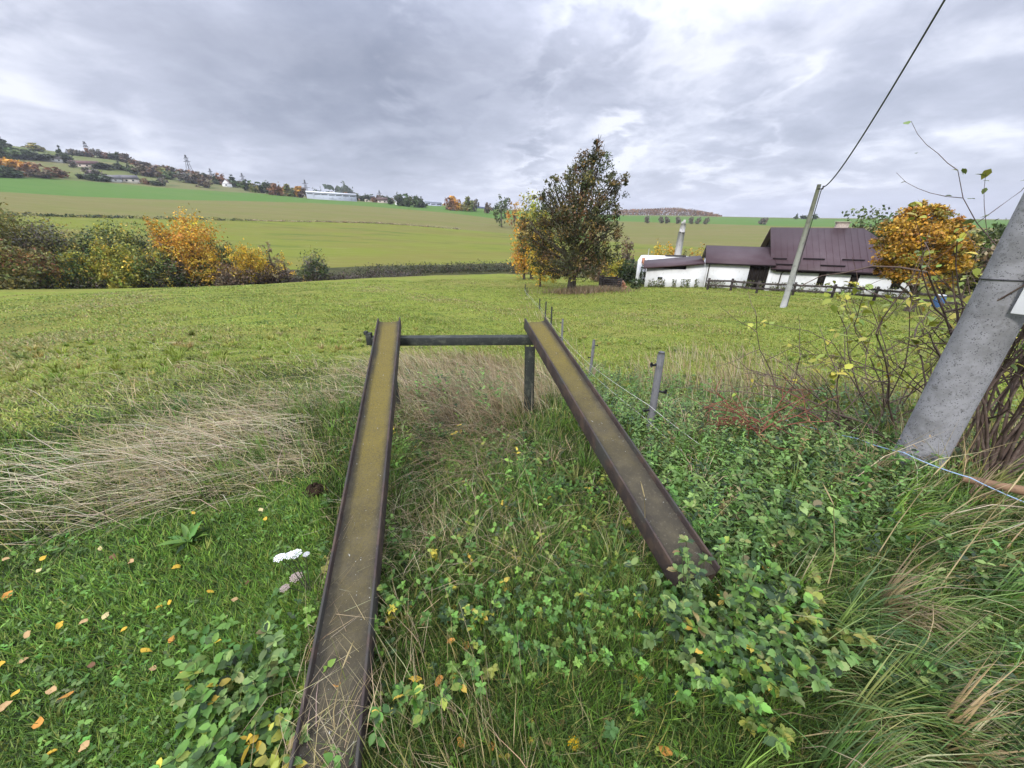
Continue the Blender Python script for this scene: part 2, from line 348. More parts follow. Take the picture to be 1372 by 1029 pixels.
def tri_mesh(name, V, F, C, mat, parent=None):
    V = V.reshape(-1, 3).astype(np.float32); F = F.reshape(-1, 3).astype(np.int32); me = bpy.data.meshes.new(name)
    me.vertices.add(len(V)); me.vertices.foreach_set('co', V.ravel())
    me.loops.add(F.size); me.loops.foreach_set('vertex_index', F.ravel())
    me.polygons.add(len(F)); me.polygons.foreach_set('loop_start', np.arange(0, F.size, 3, dtype=np.int32))
    me.update(calc_edges=True)
    C = np.hstack([C.reshape(-1, 3), np.ones((len(V), 1))]).astype(np.float32)
    a = me.attributes.new('tint', 'FLOAT_COLOR', 'POINT'); a.data.foreach_set('color', C.ravel())
    me.materials.append(mat); o = bpy.data.objects.new(name, me); return link(o, parent)

# ------------------------------------------------------------------ ground: one sheet per field, sharing their edges
az_list = np.radians(np.concatenate([np.arange(-180, -66, 6), np.arange(-66, 66, .5), np.arange(66, 181, 6)]))
cols = columns(az_list)
kinds = ['near'] * (len(ND)) + ['scrub', 'scrub', 'meadow', 'stubble', 'crop', 'hill', 'hill', 'hill']
def band(i0, i1, subs, name, mat, label_kind='structure'):
    rows = []
    for i in range(i0, i1):
        (d0, z0), (d1, z1) = cols[i], cols[i + 1]
        k = subs(i) if callable(subs) else subs
        for j in range(k + (1 if i == i1 - 1 else 0)):
            t_ = j / k; rows.append((d0 + (d1 - d0) * t_, z0 + (z1 - z0) * t_))
    mb = []
    for d, z in rows:
        x = d * np.sin(az_list); y = d * np.cos(az_list); mb.append(np.stack([x, y, z + relief(x, y, d)], 1))
    V = np.concatenate(mb); na = len(az_list); F = []
    for r in range(len(rows) - 1):
        a = r * na + np.arange(na - 1); F.append(np.stack([a, a + na, a + na + 1, a + 1], 1))
    F = np.concatenate(F); me = bpy.data.meshes.new(name); me.vertices.add(len(V)); me.vertices.foreach_set('co', V.astype(np.float32).ravel())
    me.loops.add(F.size); me.loops.foreach_set('vertex_index', F[:, ::-1].astype(np.int32).ravel()); me.polygons.add(len(F))
    me.polygons.foreach_set('loop_start', np.arange(0, F.size, 4, dtype=np.int32)); me.update(calc_edges=True)
    me.polygons.foreach_set('use_smooth', np.ones(len(F), bool)); me.materials.append(mat)
    o = bpy.data.objects.new(name, me); link(o); o['kind'] = label_kind; return o
iC = len(ND)                                # index of the crest
band(0, 4, lambda i: 9, 'ground', M['soil'])
band(4, iC, lambda i: 6, 'pasture', M['field'])
band(iC, iC + 2, 4, 'valley_floor', M['scrub'])
band(iC + 2, iC + 3, 8, 'meadow', M['meadow'])
band(iC + 3, iC + 4, 8, 'hillside_field', M['stubble'])
band(iC + 4, iC + 5, 4, 'crop_field', M['crop'])
band(iC + 5, iC + 8, 6, 'hill', M['hill'])

# ------------------------------------------------------------------ foliage builders
def norm(v): return v / (np.linalg.norm(v, axis=-1, keepdims=True) + 1e-9)
def jit(pal, n_, amt=.18, r=rng):
    """colours drawn from a palette [(rgb, weight)] with variation"""
    c = np.array([p[0] for p in pal]); w = np.array([p[1] for p in pal], float); w /= w.sum()
    k = r.choice(len(pal), n_, p=w); out = c[k] * (1 + amt * r.standard_normal((n_, 1))); out = out * (1 + .07 * r.standard_normal((n_, 3)))
    return np.clip(out, .004, .9)
def leaf_quads(P, size, r, colr, updown=.5):
    n_ = len(P); nrm = norm(r.standard_normal((n_, 3)) + np.array([0, 0, updown])); a = norm(np.cross(nrm, r.standard_normal((n_, 3)))); b = np.cross(nrm, a)
    s_ = (size * (.6 + .8 * r.random(n_)))[:, None]
    V = np.stack([P - a * s_ * .5, P + b * s_ * .32 + nrm * s_ * .08, P + a * s_ * .55, P - b * s_ * .32 + nrm * s_ * .08], 1)
    i = np.arange(n_)[:, None] * 4; F = np.concatenate([i + [0, 1, 2], i + [0, 2, 3]], 1)
    return V, F, np.repeat(colr, 4, 0)
def crown(lobes, n_, leaf, pal, seed, clus=14, spread=.16, amt=.2, hollow=.45):
    r = np.random.default_rng(seed); lob = np.array(lobes, float)
    w = (lob[:, 3] * lob[:, 4] * lob[:, 5]) ** (.52); w /= w.sum(); m_ = max(4, n_ // clus)
    k = r.choice(len(lob), m_, p=w); dr = norm(r.standard_normal((m_, 3)))
    lump = 1 + .16 * np.sin(dr[:, 0] * 5 + k) * np.sin(dr[:, 2] * 4 + k * 2.1) + .10 * np.sin(dr[:, 1] * 9 + k)
    rad = (hollow + (1 - hollow) * r.random(m_) ** .55) * lump
    c = lob[k, :3] + dr * rad[:, None] * lob[k, 3:]
    cc = jit(pal, m_, amt, r)
    q = r.integers(0, m_, n_); P = c[q] + r.standard_normal((n_, 3)) * spread * lob[k[q], 3:]
    col = np.clip(cc[q] * (1 + .16 * r.standard_normal((n_, 1))), .004, .9)
    return leaf_quads(P, leaf, r, col)
GRN = [((.050, .075, .022), 3), ((.075, .105, .028), 2), ((.035, .055, .018), 2)]
DKG = [((.028, .045, .018), 3), ((.045, .062, .022), 2), ((.02, .03, .014), 1)]
OLV = [((.105, .10, .030), 3), ((.075, .085, .025), 2), ((.15, .12, .03), 1)]
PALFIX = 1
YEL = [((.40, .26, .025), 3), ((.30, .22, .03), 2), ((.14, .14, .03), 1)]
YGR = [((.21, .19, .028), 3), ((.12, .135, .025), 3), ((.30, .22, .03), 1)]
ORG = [((.33, .175, .022), 3), ((.25, .13, .022), 2), ((.17, .13, .03), 1)]
RST = [((.15, .072, .03), 3), ((.10, .055, .028), 2), ((.18, .10, .035), 1)]
BRN = [((.105, .072, .045), 3), ((.07, .052, .035), 2), ((.13, .095, .055), 1)]
GRY = [((.085, .080, .062), 3), ((.06, .06, .045), 2), ((.11, .095, .07), 1)]
OAK = [((.042, .050, .018), 4), ((.062, .062, .022), 3), ((.14, .095, .032), 1.7), ((.10, .062, .028), 1.4)]
GOLD = [((.48, .27, .035), 3), ((.38, .20, .03), 3), ((.26, .22, .045), 1.5), ((.50, .33, .05), 1)]

for _p, _k in ((GRN, 1.6), (DKG, 1.7), (OLV, 2.3), (YGR, 1.8), (RST, 1.8), (BRN, 1.7), (GRY, 2.1), (OAK, 1.45), (YEL, 1.55), (ORG, 1.9)):
    _p[:] = [(tuple(v * _k for v in c), w) for c, w in _p]

def bez(a, b, bend, k=5, r=random):
    a, b = np.array(a, float), np.array(b, float); L_ = np.linalg.norm(b - a); off = np.array([r.uniform(-1, 1), r.uniform(-1, 1), r.uniform(-.2, 1)]) * bend * L_
    return [a + (b - a) * t + off * 4 * t * (1 - t) * .5 for t in np.linspace(0, 1, k)]
def make_tree(name, P, H, W, pal, label, cat='tree', group=None, seed=0, shape='round', n_=900, leaf=.3, lobes=None, trunk_r=None, trunk_h=.25, sway=0.0, spread=.16, clus=14, hollow=.45, rz=0, limbs=True, amt=.2):
    r = random.Random(seed); root = empty(name, P, label, cat, group, rz)
    if lobes is None:
        lobes = []
        if shape == 'round':
            for i in range(7):
                a = r.uniform(0, 6.28); q = r.uniform(.1, .27) * W; z = r.uniform(.38, .80) * H; s_ = r.uniform(.2, .32)
                lobes.append((q * math.cos(a), q * math.sin(a), z, s_ * W, s_ * W, r.uniform(.14, .24) * H))
            lobes.append((0, 0, .58 * H, .33 * W, .33 * W, .36 * H)); lobes.append((r.uniform(-.1, .1) * W, 0, .80 * H, .25 * W, .25 * W, .19 * H))
        elif shape == 'bush':
            for i in range(7):
                a = r.uniform(0, 6.28); q = r.uniform(.05, .33) * W; z = r.uniform(.2, .62) * H; s_ = r.uniform(.17, .28)
                lobes.append((q * math.cos(a), q * math.sin(a), z, s_ * W, s_ * W, r.uniform(.2, .34) * H))
            lobes.append((0, 0, .42 * H, .36 * W, .36 * W, .42 * H))
        elif shape == 'tall':
            for i in range(7):
                z = .28 + .62 * i / 6; s_ = .34 * (1 - .62 * abs(z - .42) / .58)
                lobes.append((r.uniform(-.1, .1) * W, r.uniform(-.1, .1) * W, z * H, s_ * W, s_ * W, .13 * H))
        elif shape == 'cone':
            for i in range(8):
                z = .12 + .82 * i / 7; s_ = .46 * (1 - z) + .03; lobes.append((0, 0, z * H, s_ * W, s_ * W, .09 * H))
    tr = trunk_r or max(.02 * H, .05); mb = MB()
    top = np.array([0, 0, (.75 if shape != 'cone' else .95) * H]) if not limbs or trunk_r is None else np.array([lobes[0][0] * .3, lobes[0][1] * .3, .78 * H])
    tp = bez((0, 0, -.3), top, .03, 6, r); mb.tube(tp, [tr * (1.25 if i == 0 else 1 - .14 * i) for i in range(6)], 7)
    if limbs:
        for lb in lobes:
            t_ = min(max((lb[2] / H) * .65, .15), .7); i = t_ * 5; q = tp[int(i)] + (tp[min(int(i) + 1, 5)] - tp[int(i)]) * (i % 1)
            e_ = np.array(lb[:3]) + np.array([0, 0, lb[5] * .3]); mb.tube(bez(q, e_, .12, 5, r), [tr * .42, tr * .34, tr * .25, tr * .16, tr * .06], 5)
            if H * 1 > 3 and n_ > 1500:
                for _ in range(4):
                    g = np.array([lb[0] + r.uniform(-1, 1) * lb[3], lb[1] + r.uniform(-1, 1) * lb[4], lb[2] + r.uniform(-.4, 1) * lb[5]])
                    mb.tube(bez(q + (e_ - q) * r.uniform(.3, .8), g, .15, 4, r), [tr * .16, tr * .12, tr * .08, tr * .03], 4)
    mb.build('trunk', M['bark'], root, smooth=True)
    V, F, C = crown(lobes, n_, leaf, pal, seed + 5, clus, spread, hollow=hollow, amt=amt)
    if shape != 'own':
        Q = V.reshape(-1, 3); zt = np.percentile(Q[:, 2], 99.3); q = np.hypot(Q[:, 0], Q[:, 1]); k = (W / 2) / np.percentile(q, 96)
        low = np.percentile(Q[:, 2], 3); Q[:, 0] *= k; Q[:, 1] *= k
        tgt = (.02 if shape in ('bush', 'cone') else (.08 if not limbs else .14)) * H
        Q[:, 2] = tgt + (Q[:, 2] - low) * (H - tgt) / (zt - low) if low > tgt or shape == 'bush' else Q[:, 2] * H / zt
        V = Q
    tri_mesh('crown', V, F, C, M['leaf'], root)
    return root
def copy_tree(o, parent=None):
    c = o.copy(); COL.objects.link(c)
    if parent is not None: c.parent = parent
    for ch in list(o.children): copy_tree(ch, c)
    return c

# ------------------------------------------------------------------ the steel ramp
def HB(a, b, w, h, tw, tf, root, name, mossy=True):
    """an I-beam lying on its side: web flat, flanges standing up at both sides; local y runs along it"""
    a, b = Vector(a), Vector(b); d = (b - a); ln = d.length; d.normalize(); x = d.cross(Vector((0, 0, 1))).normalized(); z = x.cross(d)
    mat = Matrix(((x.x, d.x, z.x, a.x), (x.y, d.y, z.y, a.y), (x.z, d.z, z.z, a.z), (0, 0, 0, 1)))
    def part(nm, c, size, m_, par, bev=.002):
        mb = MB(); ny = 40 if size[1] > 1 else 1
        mb.box((0, 0, 0), size); o = mb.build(nm, m_, par, bevel=bev); return o
    web = MB(); segs = 30; X = np.linspace(-w / 2 + tf, w / 2 - tf, 9); Y = np.linspace(0, ln, segs + 1)
    V = [(xx, yy, .004 * (abs(xx) / (w / 2)) ** 4 * 4 + sz) for sz in (tw / 2, -tw / 2) for yy in Y for xx in X]
    nx = len(X); F = []
    for s_ in (0, 1):
        o_ = s_ * nx * (segs + 1)
        for i in range(segs):
            for j in range(nx - 1):
                q = [o_ + i * nx + j, o_ + i * nx + j + 1, o_ + (i + 1) * nx + j + 1, o_ + (i + 1) * nx + j]; F.append(q if s_ == 0 else q[::-1])
    n0 = nx * (segs + 1)
    for j in range(nx - 1):
        F.append([j, j + n0, j + 1 + n0, j + 1]); k_ = segs * nx + j; F.append([k_ + 1, k_ + 1 + n0, k_ + n0, k_])
    web.add(V, F); beam = web.build(name, M['web'], root); beam.matrix_local = mat
    for sgn in (-1, 1):
        fb = MB(); fb.box((0, ln / 2, 0), (tf, ln, h)); o = fb.build('flange', M['steel'] if sgn > 0 else M['steel'], beam, bevel=.003)
        o.location = (sgn * (w / 2 - tf / 2), 0, 0)
    return beam
ramp_root = empty('vehicle_ramp', (0, 3.3, -.2), 'old rusty steel vehicle ramp of two mossy sloping beams on a crossbar', 'ramp')
ramp_root.location = (0, 0, 0)
LT, LB = Vector((-1.150, 3.47, .725)), Vector((-.512, .26, .0))
RT, RB = Vector((.212, 3.47, .725)), Vector((.806, 1.15, .202))
HB(LB, LT, .205, .105, .009, .011, ramp_root, 'beam')
HB(RB, RT, .205, .105, .009, .011, ramp_root, 'beam')
cb = MB(); cb.beam((-1.275, 3.30, .600), (.30, 3.33, .600), .085, .076); cb.build('crossbar', M['moss_steel'], ramp_root, bevel=.004)
hk = MB(); hk.box((-1.29, 3.28, .625), (.05, .05, .11)); hk.box((-1.315, 3.28, .68), (.03, .04, .03)); hk.build('end_bracket', M['moss_steel'], ramp_root, bevel=.004)
for x_ in (-1.16, .165):
    pm = MB(); pm.box((x_, 3.31, .14), (.009, .09, .83)); pm.box((x_ - .042, 3.31, .14), (.008, .092, .83)); pm.box((x_ + .042, 3.31, .14), (.008, .092, .83))
    pm.box((x_, 3.262, .14), (.076, .006, .83)); pm.build('post', M['moss_steel'], ramp_root, bevel=.002)

# ------------------------------------------------------------------ field fence
fence_px = [(868, 3.3, .84, .032), (790, 7.8, .92, .032), (752.5, 12.0, .95, .032), (738, 15.2, 1.0, .034), (730.5, 19.5, 1.0, .036), (723, 24.5, 1.0, .038), (706, 36.5, 1.0, .045), (703.5, 40.0, 1.0, .045)]
wh = ['nearest tapered grey plastic fence post, right of the ramp', 'second grey plastic fence post beyond the nearest one', 'third grey plastic fence post in the row, above the ramp tip', 'fourth grey fence post in the row towards the tree',
      'fifth thin grey fence post in the row towards the tree', 'sixth thin fence post, small and dark in the pasture', 'seventh thin fence post left of the tree trunk', 'farthest thin fence post of the row, near the crest']
bpy_ = [585, 508, 465, 444, 428, 418, 398, 393]; tops = []
for i, ((px, d, h_, r_), lab) in enumerate(zip(fence_px, wh)):
    P = polar(px, d, bpy_[i]); root = empty('fence_post', P, lab + '', 'fence post', 'grey plastic posts of the pasture fence')
    lean = (.02 * math.sin(i * 2.1), .015 * math.cos(i * 1.7)); mb = MB()
    hh = EYE + d * pinfo(px, [470, 455, 427, 411, 404, 400, 385, 384][i])[1] - P.z
    hh = max(hh, .7)
    mb.tube([(0, 0, -.3), (lean[0] * .3, 0, .2), (lean[0], lean[1], hh - .03), (lean[0], lean[1], hh)], [r_ * 1.05, r_, r_ * .95, r_ * .8], 10)
    mb.build('shaft', M['plastic'] if i < 3 else M['moss_steel'], root)
    for k, f in enumerate((.85, .52, .28)):
        ins = MB(); sgn = -1 if (k + i) % 2 == 0 else 1; ins.tube([(0, 0, 0), (.03 * sgn, -.02, .0), (.055 * sgn, -.03, .012)], [.012, .010, .016], 6); ins.tube([(.05 * sgn, -.03, -.012), (.05 * sgn, -.03, .03)], .008, 6)
        q = ins.build('insulator', M['black'], root); q.location = (lean[0] * f + r_ * sgn, lean[1] * f, hh * f)
    tops.append((P, hh))
def sag(a, b, s_, k=14): return [np.array(a) * (1 - t) + np.array(b) * t - np.array((0, 0, 4 * s_ * t * (1 - t))) for t in np.linspace(0, 1, k)]
for zf, lab, col_, endpx, d_e in ((.36, 'upper white electric wire strung along the grey fence posts', 'cord', (1005, 641), 2.75), (.17, 'lower white electric wire close to the weeds under the first', 'cord', (952, 632), 2.6)):
    mb = MB(); pts = []
    pe = atd(endpx[0], endpx[1], d_e)
    knots = [np.array(pe)] + [np.array((P.x - .05, P.y - .03, P.z + hh * zf)) for P, hh in tops]
    for a, b in zip(knots[:-1], knots[1:]):
        sp = sag(a, b, .02); pts += sp if not pts else sp[1:]
    mb.tube(pts, [max(.0022, .00016 * math.hypot(p[0], p[1])) for p in pts], 4); o = mb.build('fence_wire', M[col_]); tag(o, lab, 'fence wire', 'electric fence wires')

# ------------------------------------------------------------------ poles and cables
Pc = hit(1222, 628); 
pr = empty('utility_pole', Pc, 'thick pitted grey concrete pole close by at right with white plate', 'utility pole')
mb = MB(); H_ = 6.6; zz_ = np.linspace(-.4, H_, 24)
mb.tube([(0, 0, q) for q in zz_], [.134 - .007 * q for q in zz_], 40); o = mb.build('shaft', M['concrete'], pr, smooth=True)
for zq, rr, nm, mt in ((EYE + .19 * 1 - Pc.z + .0, .136, 'tie_wire', 'cord'),):
    ring = MB(); zq = 1.98 - Pc.z; ring.tube([(math.cos(a) * (.1345 - .007 * zq), math.sin(a) * (.1345 - .007 * zq), zq + .01 * math.cos(a)) for a in np.linspace(0, 2 * math.pi, 33)], .0035, 5); ring.build(nm, M[mt], pr)
ring = MB(); zq = 1.30 - Pc.z; ring.tube([(math.cos(a) * (.1285), math.sin(a) * (.1285), zq - .01 * math.sin(a)) for a in np.linspace(0, 2 * math.pi, 33)], .004, 5); ring.build('seam_ring', M['cable'], pr)
azc = math.atan2(Pc.x, Pc.y); rt = Vector((math.cos(azc), -math.sin(azc), 0)); fw = Vector((math.sin(azc), math.cos(azc), 0))
pl = MB(); c0 = -fw * .150 + rt * (.055 + .25)
pm4 = np.array([[rt.x, fw.x, 0], [rt.y, fw.y, 0], [0, 0, 1]])
pl.box((c0.x, c0.y, 1.13 + .21 - Pc.z), (.50, .006, .42), pm4); pl.build('plate', M['platewhite'], pr, bevel=.002)

Ps = hit(1049, 412); hs = height_to(Ps, 1097, 247)
sr = empty('utility_pole', Ps, 'slim pale concrete pole standing in the yard before the farmhouse', 'utility pole')
mb = MB(); mb.tube([(0, 0, -.3), (0, 0, .6), (0, 0, hs)], [.19, .17, .10], 12); mb.build('shaft', pmat('pale_concrete', (.40, .40, .40), .9, .15, noise=[(3, 6, (.28, .28, .28), .45, .7)]), sr, smooth=True)
mb = MB(); mb.tube([(.17, -.1, .0), (.16, -.12, 1.2), (.12, -.12, hs - .2)], .022, 6); mb.build('cable_duct', M['cable'], sr)
mb = MB(); mb.tube([(-.1, -.1, hs - .25), (.22, -.1, hs - .25)], .03, 6); mb.tube([(.2, -.1, hs - .25), (.2, -.1, hs - .08)], .04, 8); mb.build('insulator', M['moss_steel'], sr)
A = Vector((Ps.x + .2, Ps.y - .1, Ps.z + hs - .15)); B = Vector((Pc.x - .05, Pc.y + .1, 5.45))
mb = MB(); pts = sag(A, B, .85, 40); mb.tube(pts, [.007 + .0009 * math.hypot(p[0], p[1]) * .9 for p in pts], 5); o = mb.build('overhead_cable', M['cable'])
tag(o, 'dark overhead cable sagging from the slim pole towards the near pole', 'cable')
mb = MB(); knots = [atd(1050, 562, 4.3), atd(1150, 588, 3.7), atd(1210, 606, 3.33), atd(1300, 640, 3.35), atd(1420, 690, 3.5)]
pts = []
for a, b in zip(knots[:-1], knots[1:]): pts += sag(a, b, .012, 8)
mb.tube(pts, .0035, 5); o = mb.build('twine', M['blue']); tag(o, 'pale blue twine stretched past the foot of the concrete pole', 'twine')
Pb = hit(1335, 652); a_ = atd(1290, 641, 3.5); b_ = atd(1420, 668, 3.6)
mb = MB(); mb.tube(bez(a_, b_, .04, 6), [.022, .026, .024, .028, .025, .022], 8); o = mb.build('fallen_branch', M['twig'], smooth=True); tag(o, 'bare brown branch lying beside the foot of the concrete pole', 'branch')
o.data.materials[0] = pmat('bare_branch', (.24, .15, .09), .8, .2, noise=[(30, 4, (.14, .09, .06), .5, .7)])

# ------------------------------------------------------------------ farm buildings
U = Vector((math.sin(R(110.5)), math.cos(R(110.5)), 0)); Nn = Vector((math.sin(R(20.5)), math.cos(R(20.5)), 0))
E1 = atd(1041.5, 360, 47.4)
def FM(s0, n0, z0):                          # local frame: x along the front, y away from the viewer, z up
    o_ = E1 + U * s0 + Nn * n0; return Matrix(((U.x, Nn.x, 0, o_.x), (U.y, Nn.y, 0, o_.y), (0, 0, 1, z0), (0, 0, 0, 1)))
def fbox(mb, s0, s1, n0, n1, z0, z1, mi=0):
    c = FM((s0 + s1) / 2, (n0 + n1) / 2, (z0 + z1) / 2); r3 = np.array([[U.x, Nn.x, 0], [U.y, Nn.y, 0], [0, 0, 1]])
    return mb.box(tuple(c.translation), (abs(s1 - s0), abs(n1 - n0), abs(z1 - z0)), r3, mi)
def fpoly(mb, pts, faces, mi=0):
    V = []
    for s_, n_, z_ in pts: q = E1 + U * s_ + Nn * n_; V.append((q.x, q.y, z_))
    return mb.add(V, faces, mi=mi)
def slab(mb, quad, th, mi=0):                # a roof plane with thickness
    top = quad; bot = [(a, b, c - th) for a, b, c in quad]; k = len(quad)
    return fpoly(mb, top + bot, [tuple(range(k)), tuple(reversed(range(k, 2 * k)))] + [(i, i + k, (i + 1) % k + k, (i + 1) % k) for i in range(k)], mi)
ez = E1.z; gz = -6.6
fr = empty('farmhouse', tuple(E1 + Nn * 4 + Vector((0, 0, -5.2 - ez))), 'white farmhouse with a big plum metal roof behind the rail fence', 'house')
off = Vector(fr.location)
def fb(mb, name, mat, par=None, **k):
    for i in range(len(mb.V)): mb.V[i] = mb.V[i] - (np.array(off) if par is None else np.array(off))
    return mb.build(name, mat, par if par is not None else fr, **k)
rz_ = .41 + .0
# main body
mb = MB(); fbox(mb, -.1, 11.3, .45, 8.6, gz, ez + .15); fb(mb, 'wall', M['white'])
mb = MB(); prof = [(-.1, .45, ez), (-.1, 8.6, ez), (-.1, 4.5, rz_ - .25)]; fpoly(mb, prof + [(a + .12, b, c) for a, b, c in prof], [(0, 1, 2), (5, 4, 3), (0, 2, 5, 3), (1, 4, 5, 2)]); fb(mb, 'gable', M['dark'])
mb = MB(); slab(mb, [(-.55, 0, ez), (12.2, 0, ez), (7.5, 4.5, rz_), (-.55, 4.5, rz_)], .14); slab(mb, [(12.2, 9, ez), (-.55, 9, ez), (-.55, 4.52, rz_), (7.5, 4.52, rz_)], .14)
slab(mb, [(12.22, .02, ez), (12.22, 8.98, ez), (7.52, 4.5, rz_ - .003)], .14); roof = fb(mb, 'roof', M['roof'])
mb = MB()
for s_ in np.arange(-.2, 11.4, .55):
    t1 = 1.0 if s_ < 7.4 else (12.2 - s_) / 4.7
    a = E1 + U * s_; b = a + Nn * 4.5 * t1
    mb.beam((a.x, a.y, ez + .012), (b.x, b.y, ez + (rz_ - ez) * t1 + .012), .018, .010)
fb(mb, 'roof_seams', M['roof'], roof)
def snow_guard(s0, s1, f):
    mb = MB(); zt = ez + (rz_ - ez) * f; a = E1 + U * s0 + Nn * (4.5 * f - .07); b = E1 + U * s1 + Nn * (4.5 * f - .07)
    mb.beam((a.x, a.y, zt + .06), (b.x, b.y, zt + .06), .06, .13); fb(mb, 'snow_guard', M['roofdark'], roof)
for s0, s1, f in ((-.4, .8, .22), (2.2, 4.0, .24), (5.4, 7.2, .245), (-.4, 1.5, .09), (3.6, 5.6, .10), (7.4, 9.0, .10)): snow_guard(s0, s1, f)
mb = MB(); fbox(mb, -.55, 12.2, -.10, .0, ez - .16, ez - .03); fb(mb, 'gutter', M['roofdark'])
mb = MB(); fbox(mb, 0, 11.2, .02, .44, ez - .30, ez - .17); fb(mb, 'soffit', M['roofdark'])
mb = MB(); c = FM(5.7, 3.7, 0).translation; fbox(mb, 5.3, 6.3, 4.7, 5.3, rz_ - .9, rz_ + .5); fbox(mb, 5.22, 6.38, 4.62, 5.38, rz_ + .5, rz_ + .58); fb(mb, 'chimney', M['brick'], roof)
for s0, s1 in ((3.75, 4.35), (6.35, 7.0), (9.6, 10.3)):
    mb = MB(); fbox(mb, s0, s1, .40, .46, ez - 1.45, ez - .32); w_ = fb(mb, 'door', M['dark'])
mb = MB(); fbox(mb, 1.9, 2.5, .405, .46, ez - 1.5, ez - .9); fb(mb, 'window', M['glass']) if False else None
mb = MB(); mb2 = E1 + U * .55 + Nn * .36
mb.tube([(mb2.x - U.x * -.25, mb2.y - U.y * -.25, ez - .2), (mb2.x, mb2.y, ez - .5), (mb2.x, mb2.y, gz + 1)], .05, 8); fb(mb, 'downpipe', M['roofdark'])
# middle barn
z1, zr1 = -2.95, -1.42
mb = MB(); fbox(mb, -6.3, -2.35, .35, 5.2, gz, z1 + .1); fbox(mb, -2.35, -.12, 2.6, 5.2, gz, z1 + .1); fbox(mb, -.55, -.12, .35, 2.6, gz, z1 + .05); fb(mb, 'wall', M['white'])
mb = MB(); fbox(mb, -2.35, -.55, .5, .6, gz, z1 - .02); g_ = fb(mb, 'barn_door', M['dark'])
for k in range(7):
    mb = MB(); fbox(mb, -2.30 + k * .25, -2.12 + k * .25, .46, .5, gz + .6, z1 - .15) if k != 2 else None
    if mb.V: fb(mb, 'board', M['dark'], g_)
mb = MB(); slab(mb, [(-6.6, -.02, z1), (-.2, -.02, z1 - .06), (-.2, 2.75, zr1 - .06), (-6.6, 2.75, zr1)], .12); slab(mb, [(-.2, 5.5, z1), (-6.6, 5.5, z1), (-6.6, 2.77, zr1), (-.2, 2.77, zr1 - .06)], .12); br = fb(mb, 'roof', M['roof'])
mb = MB(); fpoly(mb, [(-6.32, .35, z1 + .05), (-6.32, 5.2, z1 + .05), (-6.32, 2.75, zr1 - .12), (-6.22, .35, z1 + .05), (-6.22, 5.2, z1 + .05), (-6.22, 2.75, zr1 - .12)], [(0, 1, 2), (5, 4, 3), (0, 2, 5, 3), (1, 4, 5, 2)]); fb(mb, 'gable', M['dark'])
mb = MB(); fbox(mb, -6.6, -.2, -.09, -.03, z1 - .16, z1 - .03); fb(mb, 'gutter', M['roofdark'])
mb = MB(); q = E1 + U * -6.15 + Nn * .28; mb.tube([(q.x, q.y, z1 - .1), (q.x, q.y, gz + .5)], .05, 8); fb(mb, 'downpipe', M['roofdark'])
# lean-to
zl, zrt = -3.72, -2.98
mb = MB()
prof = [(-12.4, gz), (-6.35, gz), (-6.35, zrt - .14), (-8.35, zrt - .28), (-8.35, -3.82), (-12.4, -3.84)]
V = [(a, .4, b) for a, b in prof] + [(a, .65, b) for a, b in prof]; k = 6
fpoly(mb, V, [tuple(range(k)), tuple(reversed(range(k, 2 * k)))] + [(i, i + k, (i + 1) % k + k, (i + 1) % k) for i in range(k)])
fbox(mb, -12.4, -12.15, .66, 4.0, gz, -3.84); fbox(mb, -12.14, -6.36, 3.8, 4.0, gz, -3.9); fb(mb, 'wall', M['white'])
mb = MB(); V = [(-12.3, .8, -3.86), (-8.3, .8, -3.86), (-8.3, .8, zrt - .32), (-12.3, .8, zl - .1)]; V += [(a, b + .06, c) for a, b, c in V]; fpoly(mb, V, [(0, 1, 2, 3), (7, 6, 5, 4), (0, 4, 5, 1), (2, 6, 7, 3)]); fb(mb, 'back_boards', M['dark'])
mb = MB(); slab(mb, [(-12.75, -.05, zl), (-6.64, -.05, zrt - .02), (-6.9, 3.4, zrt + .42), (-12.9, 3.4, zl + .42)], .16); lr = fb(mb, 'roof', M['roof'])
mb = MB(); fbox(mb, -11.1, -10.6, .37, .42, -4.95, -4.72); fb(mb, 'window', M['glass'])
mb = MB(); q = E1 + U * -12.55 + Nn * .2; mb.tube([(q.x, q.y, zl - .15), (q.x + .03, q.y, gz + .5)], .05, 8); fb(mb, 'downpipe', M['roofdark'])

# roofless shed walls and the tall block chimney behind
Wr = empty('roofless_shed', tuple(E1 + U * -12 + Nn * 6 + Vector((0, 0, -6.2 - ez))), 'roofless white shed walls with bare brick top behind the lean-to', 'shed')
off = Vector(Wr.location)
mb = MB(); fbox(mb, -13.6, -13.25, 3.2, 10.5, -7.5, -3.35); w0 = fb(mb, 'wall', M['white'], Wr)
mb = MB(); fbox(mb, -13.24, -7.0, 7.0, 7.3, -7.5, -3.05); fb(mb, 'wall', M['white'], Wr)
mb = MB(); fbox(mb, -13.3, -12.9, 5.6, 5.9, -3.9, -3.25); fbox(mb, -13.1, -12.85, 5.2, 5.5, -4.0, -3.45); fb(mb, 'brick_pier', M['orangebrick'], Wr)
mb = MB(); fbox(mb, -10.6, -8.2, 6.9, 7.5, -3.05, -2.95); fb(mb, 'coping', M['wood'], Wr)
mb = MB(); q = E1 + U * -12.6 + Nn * 6.2; mb.tube([(q.x, q.y, -4), (q.x, q.y, -2.2)], .04, 6); fb(mb, 'pipe', M['platewhite'], Wr)
Pch = atd(907.5, 345, 56.0); cbz = -6.2; htop = EYE + 56.0 * pinfo(915.6, 294)[1]
chm = empty('block_chimney', (Pch.x, Pch.y, cbz), 'tall pale block chimney with crumbling top behind the lean-to roof', 'chimney')
mb = MB()
